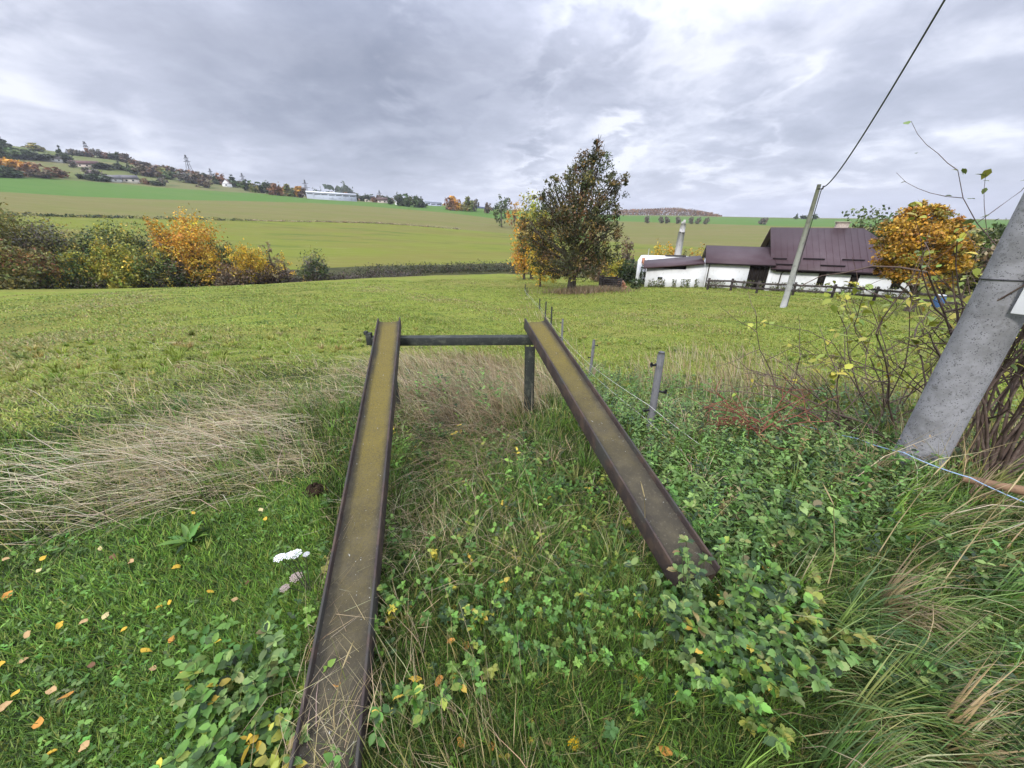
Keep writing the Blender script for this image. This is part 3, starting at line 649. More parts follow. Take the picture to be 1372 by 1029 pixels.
mb.tube([(0, 0, 0), (0, 0, (htop - cbz) * .5), (.0, 0, (htop - cbz) * .80)], [.46, .42, .39], 4); mb.tube([(.02, 0, (htop - cbz) * .80), (.05, 0, (htop - cbz) * .93)], [.34, .31], 4); mb.box((.12, .05, (htop - cbz) * .96), (.26, .4, .5)); mb.box((-.12, -.05, (htop - cbz) * .945), (.2, .3, .3)); mb.build('stack', M['brick'], chm); chm.rotation_euler = (0, 0, -.36)
chm.children[0].data.materials[0] = pmat('pale_blocks', (.50, .49, .47), .9, .1, noise=[(2.5, 6, (.33, .32, .31), .5, .72)])
mb = MB(); mb.box((.02, -.02, htop - cbz - 1.55), (.64, .64, .10), np.array(Matrix.Rotation(.35, 3, 'Y'))); mb.build('collar', M['wood'], chm)

# ------------------------------------------------------------------ rail fence before the farmhouse
fpix = [(948, 386.5), (979, 387.5), (1014, 390), (1062, 394.5), (1114, 399), (1170, 403.5), (1225, 404), (1300, 406)]
FP = [hit(px, py) for px, py in fpix]
# keep the fence a bit in front of the walls
FP = [p * (min(1.0, 44.3 / math.hypot(p.x, p.y))) for p in FP]
FP = [Vector((p.x, p.y, tz(p.x, p.y))) for p in FP]
rf = empty('rail_fence', tuple(FP[0]), 'weathered dark wooden post and rail fence before the farmhouse', 'fence')
for p in FP:
    mb = MB(); q = p - FP[0]; mb.box((q.x, q.y, q.z + .5), (.17, .17, 1.35), np.array(Matrix.Rotation(.4, 3, 'Z'))); mb.build('post', M['wood'], rf, bevel=.02)
for a, b in zip(FP[:-1], FP[1:]):
    for zf, wv in ((.45, .03), (.93, -.02)):
        mb = MB(); a2, b2 = a - FP[0] + Vector((-.08, -.1, zf + wv)), b - FP[0] + Vector((.0, -.1, zf - wv)); d_ = (b2 - a2).normalized() * .15
        mb.beam(a2 - d_, b2 + d_, .07, .17); mb.build('rail', M['wood'], rf, bevel=.015)
thicket_later = 1
# things in the yard
pz = hit(1266, 402); pz = polar(1262, 41.5, 395)
bar = empty('barrel', tuple(pz), 'small blue plastic barrel standing by the rail fence at right', 'barrel')
mb = MB(); mb.tube([(0, 0, 0), (0, 0, .1), (0, 0, .45), (0, 0, .8), (0, 0, .9)], [.27, .3, .32, .3, .25], 16); mb.build('body', pmat('blue_plastic', (.06, .13, .30), .6, .3), bar, smooth=True)
mb = MB(); mb.tube([(0, 0, .9), (0, 0, .94)], [.26, .26], 16); mb.build('lid', M['platewhite'], bar)
for k, (pxx, pyy, w_, h_, mt, nm, lab) in enumerate(((817, 382, 1.9, 1.3, 'wood', 'plank_crate', 'grey plank compost crate between the big tree and the lean-to'), (832, 383, 1.1, 1.0, 'orangebrick', 'brick_pile', 'small heap of orange bricks beside the plank crate'))):
    P = hit(pxx, pyy + 3); P = polar(pxx, 43, 383); rt_ = empty(nm, tuple(P), lab, 'crate' if k == 0 else 'brick pile'); rr = random.Random(k)
    if k == 0:
        for i in range(4):
            mb = MB(); a = i * math.pi / 2; cx_, cy_ = (w_ / 2) * math.cos(a), (w_ / 2) * math.sin(a)
            for j in range(6): mb.box((cx_, cy_, .12 + j * .2), ((.05, w_, .16) if i % 2 == 0 else (w_, .05, .16)), np.array(Matrix.Rotation(rr.uniform(-.03, .03), 3, 'X')))
            mb.build('side_panel', M[mt], rt_)
        for sx_ in (-1, 1):
            for sy_ in (-1, 1): mb = MB(); mb.box((sx_ * w_ / 2, sy_ * w_ / 2, .65), (.1, .1, 1.4)); mb.build('corner_post', M[mt], rt_)
    else:
        mb = MB()
        for j in range(60):
            lev = int(j / 16); sp = .6 - lev * .13; mb.box((rr.uniform(-sp, sp), rr.uniform(-sp, sp) * .7, .1 + lev * .24 + rr.uniform(-.05, .05)), (.3, .16, .14), np.array(Matrix.Rotation(rr.uniform(0, 3), 3, 'Z') @ Matrix.Rotation(rr.uniform(-.5, .5), 3, 'X')))
        mb.build('bricks', M[mt], rt_)

# ------------------------------------------------------------------ the big tree and its neighbours
Pt = hit(765, 391); s_ = mpp(Pt); dT = math.hypot(Pt.x, Pt.y)
def plobe(px, py, rpx, rpy=None, dd=0.0):
    q = atd(px, py, dT + dd) - Pt; f = 1.0; return (q.x, q.y, q.z, rpx * s_ * 1.0, rpx * s_ * 1.0, (rpy or rpx) * s_ * 1.05)
lob = [plobe(*a) for a in ((802, 190, 5, 9), (801, 204, 9, 13), (806, 216, 12, 12), (784, 216, 13, 14), (795, 232, 22, 18), (768, 232, 14, 12, .5), (757, 246, 14, 12, -.6), (741, 244, 8, 8, .3), (824, 241, 15, 8, -.4), (834, 243, 8, 5, .2), (816, 262, 17, 13, .8), (812, 285, 16, 14, .6), (702, 300, 12, 8, -.4), (776, 255, 26, 20, -.8), (735, 261, 11, 10), (722, 262, 8, 6, -.3),
    (760, 282, 30, 20, 1), (798, 280, 22, 20, -1), (740, 285, 20, 15, -1.5), (778, 305, 34, 22, -1.2), (745, 312, 30, 22, .6), (718, 312, 20, 14, -.6), (704, 318, 12, 8, .4), (800, 312, 20, 22, 1.2), (752, 338, 32, 22, -1.4), (788, 342, 28, 20, .8), (730, 345, 18, 16, .5), (772, 362, 26, 12, -.8), (752, 365, 18, 11, 1), (805, 352, 14, 18, -.2), (800, 338, 14, 22), (714, 333, 17, 14, .4), (822, 312, 13, 14, -.3), (818, 336, 14, 15, .3), (728, 360, 14, 9), (812, 300, 15, 12))]
make_tree('broadleaf_tree', Pt, height_to(Pt, 803, 182), 8, OAK, 'tall dark broadleaf tree with browning leaves standing alone in the pasture', seed=3, n_=29000, leaf=.18, lobes=lob, shape='own', trunk_r=.42, spread=.15, clus=34, hollow=.38, amt=.32)
# dry grass ring is added with the grasses
def row_tree(name, px, ytop, dist, wpx, pal, label, shape='round', n_=1400, leaf=.34, seed=0, cat='tree', group=None, pyb=380, **k):
    P = polar(px, dist, pyb); H = height_to(P, px, ytop); W = wpx * mpp(P) * 1.0
    return make_tree(name, P, max(H, .8), W, pal, label, cat, group, seed, shape, n_, leaf, **k)
row_tree('broadleaf_tree', 712, 262, 62, 62, YGR, 'yellow green tree just behind the left side of the big tree', n_=3800, leaf=.3, seed=21)
row_tree('broadleaf_tree', 724, 306, 48, 52, YEL, 'low golden tree in front of the yellow green one, left of the big trunk', n_=4200, leaf=.2, seed=22, spread=.13)
row_tree('broadleaf_tree', 702, 290, 62, 44, ORG, 'orange leaved tree at the left edge of the big tree group', n_=3200, leaf=.24, seed=24)
row_tree('broadleaf_tree', 672, 262, 300, 24, GRN, 'pale green far tree left of the big tree on the field edge', n_=600, leaf=1.1, seed=23, pyb=300)
row_tree('broadleaf_tree', 690, 268, 300, 22, ORG, 'far orange tree touching the left edge of the big tree group', n_=500, leaf=1.1, seed=25, pyb=300)
row_tree('shrub', 836, 318, 62, 28, BRN, 'thin brown shrub with few leaves left of the lean-to', 'round', 700, .25, 31, 'shrub', hollow=.2)
row_tree('shrub', 822, 340, 58, 34, YGR, 'yellow green shrub between the big tree and the brown shrub', 'bush', 1500, .24, 32, 'shrub')
row_tree('shrub', 846, 348, 52, 36, DKG, 'dark green bush beside the roofless shed', 'bush', 1500, .24, 33, 'shrub')
row_tree('shrub', 800, 350, 60, 40, BRN, 'dull brown bush behind the big trunk', 'bush', 1200, .24, 34, 'shrub')
row_tree('shrub', 878, 326, 80, 34, YEL, 'golden shrub showing above the roofless shed', 'bush', 1300, .3, 35, 'shrub')
row_tree('shrub', 898, 328, 84, 22, ORG, 'orange shrub left of the block chimney', 'bush', 900, .3, 36, 'shrub')
row_tree('shrub', 930, 331, 82, 24, YEL, 'small golden shrub between the block chimney and the barn', 'bush', 900, .3, 37, 'shrub')
row_tree('shrub', 913, 336, 80, 24, OLV, 'olive shrub behind the foot of the block chimney', 'bush', 900, .3, 38, 'shrub')
row_tree('shrub', 853, 374, 44.5, 20, DKG, 'small dark bush at the left corner of the lean-to', 'bush', 700, .18, 39, 'shrub')
# right of the house
Pg = polar(1228, 37, 395); sg = mpp(Pg); dG = 37.0
def globe(px, py, rx, ry=None, dd=0.0):
    q = atd(px, py, dG + dd) - Pg; return (q.x, q.y, q.z, rx * sg * .82, rx * sg * .82, (ry or rx) * sg * .9)
lobg = [globe(*a) for a in ((1236, 278, 13, 10), (1222, 288, 18, 12, .6), (1256, 288, 20, 12, -.4), (1205, 305, 24, 12, -.5), (1278, 304, 18, 12, .5), (1238, 312, 34, 18, -1), (1190, 326, 20, 10, .4), (1262, 328, 30, 16, 1), (1213, 338, 32, 15, -1), (1288, 334, 16, 14, -.4), (1190, 350, 20, 10, 0), (1245, 352, 34, 15, .6), (1206, 366, 24, 10, -.6), (1282, 358, 20, 12, .5), (1238, 374, 30, 10, -.4), (1180, 363, 12, 8, .3))]
make_tree('broadleaf_tree', Pg, 8, 6, GOLD, 'large golden brown tree partly hiding the right end of the farmhouse', seed=41, n_=20000, leaf=.16, lobes=lobg, shape='own', trunk_r=.24, spread=.15, clus=30, hollow=.35, amt=.28)
row_tree('broadleaf_tree', 1150, 283, 64, 100, GRN + [((.10, .07, .03), 2)], 'dark green tree rising behind the farmhouse roof', n_=4500, leaf=.30, seed=42, pyb=370, spread=.14)
row_tree('broadleaf_tree', 1195, 290, 62, 60, DKG + [((.10, .07, .03), 2)], 'dark tree between the farmhouse roof and the golden tree', n_=2800, leaf=.30, seed=43, pyb=370)
row_tree('broadleaf_tree', 1318, 302, 60, 84, GRN, 'green tree behind the bare shrub, right of the golden tree', n_=4000, leaf=.3, seed=44, pyb=370)
row_tree('broadleaf_tree', 1375, 300, 55, 90, BRN, 'brownish tree behind the concrete pole at the right edge', n_=3500, leaf=.3, seed=45, pyb=370)
row_tree('broadleaf_tree', 1275, 312, 58, 60, OLV, 'olive tree low behind the right side of the golden tree', n_=2400, leaf=.3, seed=46, pyb=370)

# ------------------------------------------------------------------ row of trees and shrubs in the valley, left
for k, a in enumerate([
    (-12, 246, 96, 80, OLV, 'round', 'tall olive and orange tree cut by the left edge', 'broadleaf_tree'),
    (8, 318, 90, 64, RST + OLV, 'round', 'dark rusty red tree at the left edge of the row', 'broadleaf_tree'),
    (38, 284, 100, 84, OLV + [((.24, .19, .04), 2)], 'round', 'broad olive yellow tree near the left edge', 'broadleaf_tree'),
    (88, 296, 98, 64, GRY + OLV, 'round', 'grey olive tree behind the left part of the row', 'broadleaf_tree'),
    (118, 304, 97, 54, GRY + OLV, 'round', 'greyish half bare tree in the left part of the row', 'broadleaf_tree'),
    (58, 334, 91, 46, RST + OLV, 'bush', 'low rust and olive tree in front of the broad olive one', 'broadleaf_tree'),
    (103, 337, 91, 56, YGR + GRN, 'bush', 'yellow green bushy tree in front of the greyish tree', 'broadleaf_tree'),
    (30, 352, 88, 40, OLV, 'bush', 'small olive bush low in the row at the far left', 'shrub'),
    (145, 312, 95, 42, GRN + OLV + DKG[:1], 'round', 'dark green tree behind the yellow green bushes', 'broadleaf_tree'),
    (152, 322, 90, 38, YGR, 'round', 'bright yellow green tree in the middle of the row', 'broadleaf_tree'),
    (176, 300, 98, 52, GRN + YGR, 'round', 'green tree with yellow touches at the back of the row', 'broadleaf_tree'),
    (186, 324, 90, 46, YGR, 'bush', 'yellowing bush below the dark green tree', 'broadleaf_tree'),
    (212, 304, 98, 50, GRN + OLV + DKG[:1], 'round', 'darkest green tree of the row, left of the slim orange one', 'broadleaf_tree'),
    (210, 334, 89, 46, YGR + GRN, 'bush', 'mottled yellow and green bush at the front of the row', 'broadleaf_tree'),
    (166, 352, 88, 34, YGR, 'bush', 'small yellow flecked bush at the foot of the row', 'shrub'),
    (240, 293, 92, 34, ORG + YEL[:1], 'tall', 'slim orange yellow tree with a pointed crown', 'broadleaf_tree'),
    (281, 288, 91, 62, ORG + YEL[:1], 'round', 'brightest orange rounded tree of the row', 'broadleaf_tree'),
    (258, 324, 90, 58, BRN + OLV + YGR, 'bush', 'brown bushy tree below the orange trees', 'broadleaf_tree'),
    (290, 338, 87, 30, YEL, 'tall', 'thin tree with sparse yellow leaves below the round orange tree', 'broadleaf_tree'),
    (236, 350, 88, 34, GRN + BRN, 'bush', 'low green brown bush under the slim orange tree', 'shrub'),
    (312, 322, 92, 40, OLV + GRN + DKG[:1], 'bush', 'dark olive bush between the orange and the bright yellow tree', 'shrub'),
    (343, 329, 86, 40, YEL + YEL[:1], 'round', 'small bright yellow tree standing apart near the end of the row', 'broadleaf_tree'),
    (371, 324, 88, 20, BRN, 'tall', 'thin nearly bare brown tree right of the bright yellow one', 'broadleaf_tree'),
    (388, 338, 86, 28, YEL + BRN, 'tall', 'sparse yellow shrub right of the thin bare tree', 'shrub'),
    (426, 336, 85, 32, GRY + OLV + GRN + DKG[:1], 'bush', 'round grey green shrub at the right end of the row', 'shrub'),
    (358, 352, 88, 50, BRN, 'bush', 'low brown bramble under the bright yellow tree', 'shrub'),
    (320, 354, 86, 44, BRN, 'bush', 'low purplish brown bramble below the dark olive bush', 'shrub'),
    ]):
    px, yt, d, w, pal, shp, lab, nm = a
    dens = .25 if 'bare' in lab or 'sparse' in lab else 1.0
    P = polar(px, d, 384); W = w * mpp(P)
    row_tree(nm, px, yt, d, w * 1.12, pal, lab, shp, int((1500 + 62 * w) * dens * (1.6 if w > 50 else 1.15)), .27 if dens == 1 else .2, 100 + k, 'shrub' if nm == 'shrub' else 'tree', pyb=384, spread=.17, hollow=.35)
# low thicket along the stream
def thicket(name, pts, label, pal, n_, hmax, leaf, wid, seed, cat='thicket'):
    r = np.random.default_rng(seed); t_ = r.random(n_ // 8); P = np.array([tuple(polar(px, d, 365)) for px, d in pts])
    k = t_ * (len(P) - 1); i = np.minimum(k.astype(int), len(P) - 2); c = P[i] + (P[i + 1] - P[i]) * (k - i)[:, None]
    c = c + np.stack([r.normal(0, wid, len(c)), r.normal(0, wid, len(c)), np.zeros(len(c))], 1); c[:, 2] = terr(c[:, 0], c[:, 1]) 
    hh = hmax * (.45 + .55 * np.abs(np.sin(k * 9 + seed)) ** .7) * (.75 + .25 * np.sin(k * 31))
    cc = jit(pal, len(c), .2, r); q = r.integers(0, len(c), n_)
    Pq = c[q] + np.stack([r.normal(0, .5, n_), r.normal(0, .5, n_), hh[q] * r.random(n_) ** .8], 1)
    V, F, C = leaf_quads(Pq, leaf, r, cc[q] * (1 + .15 * r.standard_normal((n_, 1)))); o = tri_mesh(name, V, F, np.clip(C, .004, .9), M['leaf']); tag(o, label, cat, None, 'stuff'); return o
thicket('scrub', [(300, 90), (380, 88), (450, 86), (560, 86)], 'low purplish brown scrub along the valley bottom', [((.075, .058, .048), 3), ((.10, .08, .06), 2), ((.05, .05, .03), 1)], 9000, 2.1, .3, 1.6, 5)
thicket('bramble', [(480, 104), (560, 103), (620, 102), (700, 100), (760, 99)], 'dark green bramble bank along the foot of the far meadow', [((.045, .055, .025), 3), ((.075, .075, .032), 2), ((.10, .08, .05), 1)], 12000, 2.6, .32, 2.0, 6)
thicket('scrub', [(-60, 92), (100, 92), (200, 91), (300, 90)], 'dark undergrowth below the trees of the valley row', [((.04, .045, .02), 3), ((.07, .055, .03), 2)], 8000, 2.6, .34, 2.2, 7)
thicket('scrub', [(700, 84), (800, 80), (880, 78), (960, 80), (1060, 84)], 'mixed scrub behind the farm buildings', BRN + OLV, 7000, 2.4, .3, 2.5, 8)
thicket('scrub', [(-60, 262), (100, 262), (200, 262), (350, 260)], 'thin dark hedge line across the far hillside', DKG + OLV, 2500, 1.5, .7, 1.0, 9, 'hedge')
thicket('dry_grass_margin', [(350, 260), (450, 258), (500, 256), (560, 254), (620, 249)], 'pale strip of dead grass between the two far fields', [((.36, .30, .17), 3), ((.26, .22, .12), 1)], 3500, .8, .6, .7, 10, 'dead grass')

rw = np.random.default_rng(77); q = rw.uniform(-12.5, 11, 5000); keep = (np.sin(q * 2.1) + np.sin(q * 5.3 + 1)) > -.2; q = q[keep]; nn = rw.normal(.0, .3, len(q)); X = E1.x + U.x * q + Nn.x * nn; Y = E1.y + U.y * q + Nn.y * nn; Z = terr(X, Y) + rw.random(len(q)) ** 2 * .9
V, F, C = leaf_quads(np.stack([X, Y, Z], 1), .16, rw, jit([((.08, .10, .03), 2), ((.12, .14, .04), 2), ((.18, .15, .07), 1)], len(q), .25, rw)); o = tri_mesh('wall_weeds', V, F, C, M['leaf']); tag(o, 'weeds growing along the foot of the white farmhouse walls', 'weeds', None, 'stuff')
# ------------------------------------------------------------------ the far hill
protos = {}
def proto(kind):
    if kind in protos: return None
    return kind
KIND = {'conifer': (DKG[:], 'cone', 'dark conifer'), 'rust': (RST, 'bush', 'rust coloured tree'), 'orange': (ORG, 'bush', 'orange tree'), 'olive': (OLV, 'round', 'olive tree'), 'green': (GRN, 'round', 'green tree'),
        'dark': (DKG, 'bush', 'dark green tree'), 'grey': (GRY, 'bush', 'grey half bare tree'), 'brown': (BRN, 'bush', 'brown tree')}
def far_tree(kind, px, yb, yt, wpx, label, group=None, dist=None):
    pal, shp, _ = KIND[kind]
    P = hit(px, yb) if dist is None else polar(px, dist, yb)
    if dist is not None: P.z = min(P.z, EYE + dist * pinfo(px, yb)[1] + 4)
    H = max(height_to(P, px, yt), 2.0); W = wpx * mpp(P) * 1.05
    nm = 'conifer' if kind == 'conifer' else 'broadleaf_tree'
    if kind not in protos:
        root = make_tree(nm, P, 10, 10, pal, label, 'tree', group, hash_(kind), shp, 650, 1.5, hollow=.2, spread=.16, limbs=False)
        protos[kind] = root
    else: root = copy_tree(protos[kind])
    root.location = P; root.scale = (W / 10 * 1.05, W / 10 * 1.05, H / 10 * 1.03); root.rotation_euler = (0, 0, (px * 1.7) % 6.28)
    root['label'] = label; root['category'] = 'tree'
    if group: root['group'] = group
    elif 'group' in root: del root['group']
    return root
def hash_(s_): return sum(ord(c) * (i + 1) for i, c in enumerate(s_)) % 1000
rr = random.Random(4)
# named ones
for k, px, yb, yt, w, lab in (
    ('conifer', 8, 201, 184, 13, 'tall dark conifer on the skyline at the left edge'), ('conifer', 2, 206, 188, 12, 'second dark conifer crowding the left edge skyline'), ('green', 4, 216, 198, 22, 'grey green tree below the left edge conifers'),
    ('olive', 48, 202, 192, 18, 'pale olive tree standing on the hill crest at left'), ('dark', 38, 214, 200, 20, 'dark tree just below the hill crest at left'), ('dark', 56, 215, 206, 26, 'dark spreading tree left of the white cottage'), ('green', 20, 213, 202, 20, 'green tree on the upper slope at far left'),
    ('conifer', 87, 218, 197, 12, 'dark pointed conifer beside the white cottage'), ('dark', 92, 219, 208, 14, 'dark tree at the foot of the pointed conifer'),
    ('orange', 18, 231, 212, 30, 'large amber tree above the green crop at far left'), ('orange', 40, 234, 216, 26, 'amber tree second from the left above the crop'), ('rust', 52, 236, 219, 26, 'rust orange tree in the middle of the amber clump'), ('rust', 72, 237, 224, 24, 'rust red tree at the right end of the amber clump'), ('dark', 8, 238, 222, 18, 'dark bush below the amber clump at left'), ('conifer', 1, 238, 214, 12, 'dark conifer cut by the left edge below the skyline'), ('dark', 20, 238, 226, 18, 'dark green bush at the crop edge under the amber trees'),
    ('brown', 60, 239, 228, 26, 'low brown bush under the rust trees'), ('dark', 110, 240, 233, 9, 'small round dark bush left of the grey roofed houses'), ('grey', 129, 241, 226, 22, 'round grey green tree left of the grey roofed houses'), ('dark', 138, 243, 234, 18, 'dark bush before the grey roofed houses'), ('dark', 124, 242, 234, 14, 'dark bush at the left end of the grey roofed houses'),
    ('grey', 100, 225, 216, 10, 'small grey tree left of the long pink farmhouse'), ('dark', 140, 227, 219, 22, 'dark tree right of the long pink farmhouse'), ('conifer', 161, 228, 217, 13, 'dark conifer in the middle of the hillside'), ('conifer', 173, 230, 219, 9, 'second smaller conifer in the middle of the hillside'), ('green', 178, 233, 223, 12, 'green tree beside the smaller conifer'),
    ('brown', 195, 236, 223, 24, 'brown tree in the middle of the hillside'), ('rust', 207, 237, 226, 18, 'rust tree left of the small pale roof'), ('olive', 222, 238, 225, 18, 'olive tree right of the small pale roof'), ('green', 231, 241, 229, 18, 'green tree further down the hillside'), ('conifer', 186, 245, 233, 6, 'tiny conifer right of the grey roofed houses'), ('rust', 194, 247, 239, 10, 'small orange bush right of the grey roofed houses'),
    ('grey', 219, 249, 238, 13, 'round grey bush above the green crop'), ('dark', 209, 249, 242, 12, 'dark low bush beside the round grey bush'), ('grey', 250, 245, 232, 22, 'grey tree above the low dark house'), ('brown', 262, 246, 232, 24, 'brownish grey tree beside the low dark house'), ('brown', 278, 252, 241, 16, 'thin brown tree above the crop'),
    ('conifer', 290, 247, 234, 7, 'dark conifer left of the white gabled house'), ('rust', 299, 248, 233, 18, 'rust tree behind the white gabled house'), ('conifer', 315, 251, 235, 16, 'broad dark conifer right of the white gabled house'), ('green', 329, 256, 242, 18, 'green tree right of the broad dark conifer'), ('olive', 341, 258, 246, 12, 'olive tree left of the wooded strip'),
    ('rust', 372, 262, 246, 20, 'rust tree in the strip left of the long barn'), ('olive', 386, 263, 248, 16, 'olive tree in the strip left of the long barn'), ('dark', 355, 259, 244, 18, 'dark tree starting the strip left of the long barn'), ('orange', 396, 264, 250, 16, 'orange tree next to the left end of the long barn'), ('brown', 405, 265, 252, 14, 'brown tree at the left end of the long barn'), ('orange', 378, 262, 250, 14, 'amber tree in the strip left of the long barn'),
    ('dark', 455, 264, 249, 26, 'dark wooded knoll tree behind the long barn'), ('dark', 465, 265, 251, 26, 'dark tree behind the right end of the long barn'), ('dark', 538, 276, 260, 14, 'dark tree left of the village conifers'), ('green', 549, 277, 262, 14, 'green tree among the village trees'), ('dark', 559, 278, 263, 13, 'dark tree among the village trees'), ('conifer', 566, 278, 264, 12, 'conifer at the right end of the village trees'),
    ('rust', 600, 281, 265, 13, 'rust tree right of the grey hall'), ('orange', 612, 282, 263, 14, 'amber tree right of the grey hall'), ('olive', 626, 283, 265, 16, 'pale amber tree at the village end'), ('grey', 636, 283, 268, 13, 'pale bare tree at the village end'), ('rust', 606, 282, 268, 10, 'small rust tree among the village end trees'), ('brown', 655, 286, 273, 10, 'brown tree beyond the blue roof'),
    ('dark', 524, 274, 268, 8, 'low dark bush near the village cottages'),
    ):
    far_tree(k, px, yb, yt, w, lab)
ORD = 'first second third fourth fifth sixth seventh eighth ninth tenth eleventh twelfth thirteenth fourteenth fifteenth sixteenth seventeenth eighteenth nineteenth twentieth'.split()
ORD += ['twenty-' + q for q in ORD[:9]] + ['thirtieth'] + ['thirty-' + q for q in ORD[:4]]
# hedge line of trees on the skyline
for i in range(34):
    t_ = i / 33; px = 98 + t_ * 262 + rr.uniform(-2, 2); skz = np.interp(px, [90, 150, 200, 250, 300, 350, 365], [205, 211, 223, 232, 243, 254, 257])
    kd = rr.choice(['grey', 'rust', 'rust', 'brown', 'dark', 'brown']); hpx = rr.uniform(5, 9) * (1.35 if 118 < px < 175 else .85)
    far_tree(kd, px, skz + 2.5, skz - hpx * .8, rr.uniform(9, 15), {'grey': 'grey', 'rust': 'rust red', 'brown': 'brown', 'dark': 'dark green'}[kd] + ' tree, ' + ORD[i] + ' from the left in the skyline hedge of the left hill', 'trees of the skyline hedge on the left hill')
for i in range(14):
    px = 420 + i * 8.2 + rr.uniform(-2, 2); yb = np.interp(px, [405, 500, 560], [262, 271, 274])
    kd = rr.choice(['brown', 'dark', 'rust']); far_tree(kd, px, yb, yb - rr.uniform(4, 8) - 2, rr.uniform(7, 12), {'rust': 'rust red', 'brown': 'brown', 'dark': 'dark green'}[kd] + ' tree, ' + ORD[i] + ' from the left behind the long pale hall', 'trees behind the long barn')
# wood on the right horizon
def far_wood(name, x0, x1, ybase, prof, dist, pal, n_, leaf, label, seed):
    r = np.random.default_rng(seed); px = r.uniform(x0, x1, n_ // 7); V0 = []
    dd = dist + r.uniform(-25, 60, len(px)); top = np.interp(px, prof[0], prof[1]) + r.uniform(-.7, .9, len(px)) * 1.2
    P = np.array([tuple(atd(a, b, c)) for a, b, c in zip(px, top, dd)]); lowz = np.array([atd(a, ybase, c).z for a, c in zip(px, dd)])
    q = r.integers(0, len(P), n_); cc = jit(pal, len(P), .25, r); Q = P[q] + r.normal(0, 2.2, (n_, 3)) * [1, 1, .3]; f = r.random(n_) ** 1.3
    Q[:, 2] = Q[:, 2] - f * np.maximum(P[q, 2] - lowz[q], 0)
    V, F, C = leaf_quads(Q, leaf, r, np.clip(cc[q] * (1 + .15 * r.standard_normal((n_, 1))), .004, .9)); o = tri_mesh(name, V, F, C, M['leaf']); tag(o, label, 'wood', None, 'stuff')
far_wood('far_wood', 822, 966, 291, ([822, 850, 880, 905, 930, 950, 966], [282, 281, 280, 279, 281.5, 285, 290]), 1010, RST + BRN, 9000, 2.6, 'reddish brown autumn wood on the horizon right of the big tree', 51)
for k, px, yb, yt, w, lab in (('conifer', 1066, 293.5, 286, 5, 'small pointed conifer on the right horizon, left of the slim pole'), ('dark', 1077, 293.5, 288.5, 9, 'low dark tree on the right horizon by the slim pole'), ('dark', 1091, 294, 287, 6, 'dark tree on the right horizon just right of the slim pole')):
    far_tree(k, px, yb, yt, w, lab)
for i, px in enumerate((866, 885, 893, 908, 925, 935, 946, 1020, 1024)):
    far_tree('grey', px, 299 + i * .25, 290 + i * .3, 7, ['small bare tree at the crop edge above the roofless shed', 'faint grey tree at the crop edge left of the chimney', 'grey tree at the crop edge next to the faint one', 'small tree at the crop edge behind the block chimney', 'bare roadside tree right of the block chimney', 'second bare roadside tree right of the block chimney', 'third bare roadside tree right of the block chimney', 'faint small tree above the barn roof', 'lone far tree left of the farmhouse ridge'][i])
# the far houses
def far_house(px, yb, wpx, hw, hr, wall, roofc, label, name='house', depth=9, gable=False, turn=0.0, cat='house', nwin=4):
    P = hit(px, yb); m_ = mpp(P); W = wpx * m_ / math.cos(math.atan2(abs(P.x), P.y)) * .82; hw *= m_; hr *= m_; az = math.atan2(P.x, P.y)
    root = empty(name, tuple(P), label, cat, rz=-az * .6 + turn); mb = MB(); D = depth
    mb.box((0, 0, hw / 2 - 1), (W, D, hw + 2)); w = mb.build('wall', pmat('house_wall', wall, .9, .1), root)
    mb = MB(); e_ = .5
    if gable:
        V = [(-W / 2 - e_, -D / 2 - e_, hw - .2), (W / 2 + e_, -D / 2 - e_, hw - .2), (W / 2 + e_, D / 2 + e_, hw - .2), (-W / 2 - e_, D / 2 + e_, hw - .2), (0, -D / 2 - e_, hw + hr), (0, D / 2 + e_, hw + hr)]
        mb.add(V, [(1, 2, 5, 4), (3, 0, 4, 5), (0, 3, 2, 1)]); mb.build('roof', pmat('house_roof', roofc, .8, .2), root)
        g = MB(); g.add([(-W / 2, -D / 2 - .02, hw - .2), (W / 2, -D / 2 - .02, hw - .2), (0, -D / 2 - .02, hw + hr - .5), (-W / 2, -D / 2 + .3, hw - .2), (W / 2, -D / 2 + .3, hw - .2), (0, -D / 2 + .3, hw + hr - .5)], [(0, 1, 2), (5, 4, 3), (0, 2, 5, 3), (1, 4, 5, 2)]); g.build('gable', w.data.materials[0], root)
    else:
        V = [(-W / 2 - e_, -D / 2 - e_, hw - .2), (W / 2 + e_, -D / 2 - e_, hw - .2), (W / 2 + e_, D / 2 + e_, hw - .2), (-W / 2 - e_, D / 2 + e_, hw - .2), (-W / 2 - e_, 0, hw + hr), (W / 2 + e_, 0, hw + hr)]
        mb.add(V, [(0, 1, 5, 4), (2, 3, 4, 5), (1, 2, 5), (3, 0, 4), (0, 3, 2, 1)]); mb.build('roof', pmat('house_roof', roofc, .8, .2), root)
    for i in range(nwin):
        mb = MB(); mb.box((-W / 2 + (i + .5) * W / nwin, -D / 2 - .03, hw * .5), (min(1.6, W / nwin * .4), .1, min(1.5, hw * .45))); mb.build('window', M['glass'], root)
    return root
far_house(70, 216.5, 18, 3.2, 3.6, (.55, .55, .52), (.19, .17, .16), 'white cottage with grey roof beside the pointed conifer', turn=.1)
far_house(115, 224, 24, 3.2, 4.2, (.62, .52, .45), (.13, .075, .07), 'long pink farmhouse with dark red roof on the hillside')
far_house(129, 225, 7, 4, 2.2, (.65, .58, .5), (.2, .15, .14), 'small pale annex at the right end of the pink farmhouse', depth=7, nwin=1)
far_house(153, 243.5, 14, 3.4, 4.4, (.5, .5, .48), (.17, .165, .17), 'grey roofed house at the left of the pair above the crop', nwin=2)
